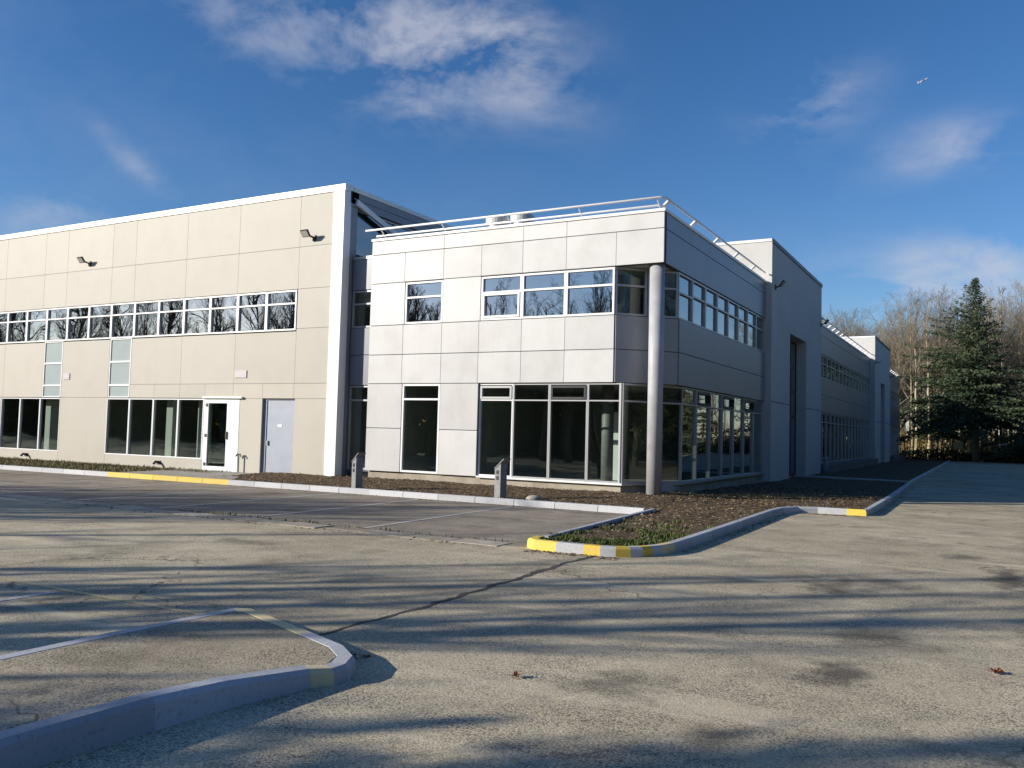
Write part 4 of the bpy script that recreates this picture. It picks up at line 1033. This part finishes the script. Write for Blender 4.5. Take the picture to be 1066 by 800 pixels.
for i in range(9000):
    x = r_.uniform(-26, 30); y = 86.6 + abs(r_.gauss(0, 1.0)); h = .9 + .45 * noise.noise(Vector((x * .35, 0, 0)))
    c = Vector((x, y, r_.uniform(0, h))); d = Vector((r_.gauss(0, 1), r_.gauss(0, 1), r_.gauss(.2, .8))).normalized() * r_.uniform(.08, .24); w2 = d.orthogonal().normalized() * r_.uniform(.05, .1)
    g.quad(c - d, c - w2, c + d, c + w2, r_.random())
tag(g.build('hedge', M['evergreen']), 'low dark hedge along the far side of the driveway', 'hedge')
# the wood carries on as one mass behind the trees one can tell apart
g = MB(); r_ = random.Random(5)
for i in range(150):
    x, y = r_.uniform(-60, 45), r_.uniform(124, 160); H = r_.uniform(12.5, 16)
    g.tube([(x, y, 0), (x + r_.gauss(0, .3), y, H * .5), (x + r_.gauss(0, .5), y, H)], [.17, .11, .02], 5, False, 0, r_.random())
    for k in range(120):
        z = H * (.12 + .86 * r_.random() ** .8); a = r_.uniform(0, 6.3); ln = r_.uniform(.8, 3.0) * (1.1 - .6 * z / H); b = Vector((x, y, z))
        d = Vector((math.cos(a), math.sin(a), r_.uniform(.5, 1.8))).normalized() * ln; w = Vector((-math.sin(a), math.cos(a), 0)) * .025; t = r_.random()
        g.quad(b - w, b + w, b + d + w * .3, b + d - w * .3, t)
tag(g.build('distant_wood', M['twig']), 'grey brown mass of bare woodland closing the view', 'wood', None, 'stuff')
# hedge behind the viewpoint (mirrored in the ground floor glass)
r_ = random.Random(79); g = MB()
for i in range(52000):
    x = r_.uniform(-150, 14); y = -27 + r_.gauss(0, .8); h = 6.8 + 1.6 * noise.noise(Vector((x * .25, 0, 0)))
    c = Vector((x, y, r_.uniform(0, h))); d = Vector((r_.gauss(0, 1), r_.gauss(0, 1), r_.gauss(.2, .8))).normalized() * r_.uniform(.25, .7); w2 = d.orthogonal().normalized() * r_.uniform(.16, .36)
    g.quad(c - d, c - w2, c + d, c + w2, r_.random())
tag(g.build('hedge', M['evergreen']), 'tall dark hedge behind the viewpoint, mirrored in the front windows', 'hedge')

# ------------------------------------------------------------------ aeroplane
P = Vector((-176, 2792.5, 1083.5))
t = thing('aeroplane', 'tiny white aeroplane climbing in the blue sky at upper right', 'aeroplane', P)
hd = Vector((.80, .35, .48)).normalized(); sdv = hd.cross(Vector((0, 0, 1))).normalized(); sdv = (sdv + Vector((0, 0, .25))).normalized(); up = sdv.cross(hd)
g = MB(); g.tube([P - hd * 17, P - hd * 13, P + hd * 10, P + hd * 14, P + hd * 16], [.4, 1.3, 1.4, 1.1, .2], 12); g.build('fuselage', M['aircraft'], t, 0, True)
for s in (-1, 1):
    g = MB(); a, b = P + hd * 4, P - hd * 3; e = sdv * s
    g.hexa([q + up * h for q in (a, b, a + e * 12 - hd * 7, b + e * 12 - hd * 2.5) for h in (-.2, .2)]); g.build('wing', M['aircraft'], t)
    g = MB(); a, b = P - hd * 12.5, P - hd * 15.5
    g.hexa([q + up * h for q in (a, b, a + e * 4.5 - hd * 2.5, b + e * 4.5 - hd * 1.4) for h in (-.2, .2)]); g.build('tailplane', M['aircraft'], t)
g = MB(); a, b = P - hd * 12, P - hd * 15.5
g.hexa([q + sdv * h for q in (a, b, a + up * 4.5 - hd * 3.2, b + up * 4.5 - hd * 1.6) for h in (-.25, .25)]); g.build('tail_fin', M['aircraft'], t)

# ------------------------------------------------------------------ render settings
vs = scene.view_settings; vs.view_transform = 'Standard'; vs.look = 'None'; vs.gamma = 1.0; vs.exposure = 0.36; vs.use_curve_mapping = False
cy = scene.cycles; cy.max_bounces = 8; cy.transparent_max_bounces = 16; cy.glossy_bounces = 4; cy.diffuse_bounces = 3
cy.use_denoising = True; cy.sample_clamp_indirect = 8; cy.caustics_reflective = False; cy.caustics_refractive = False
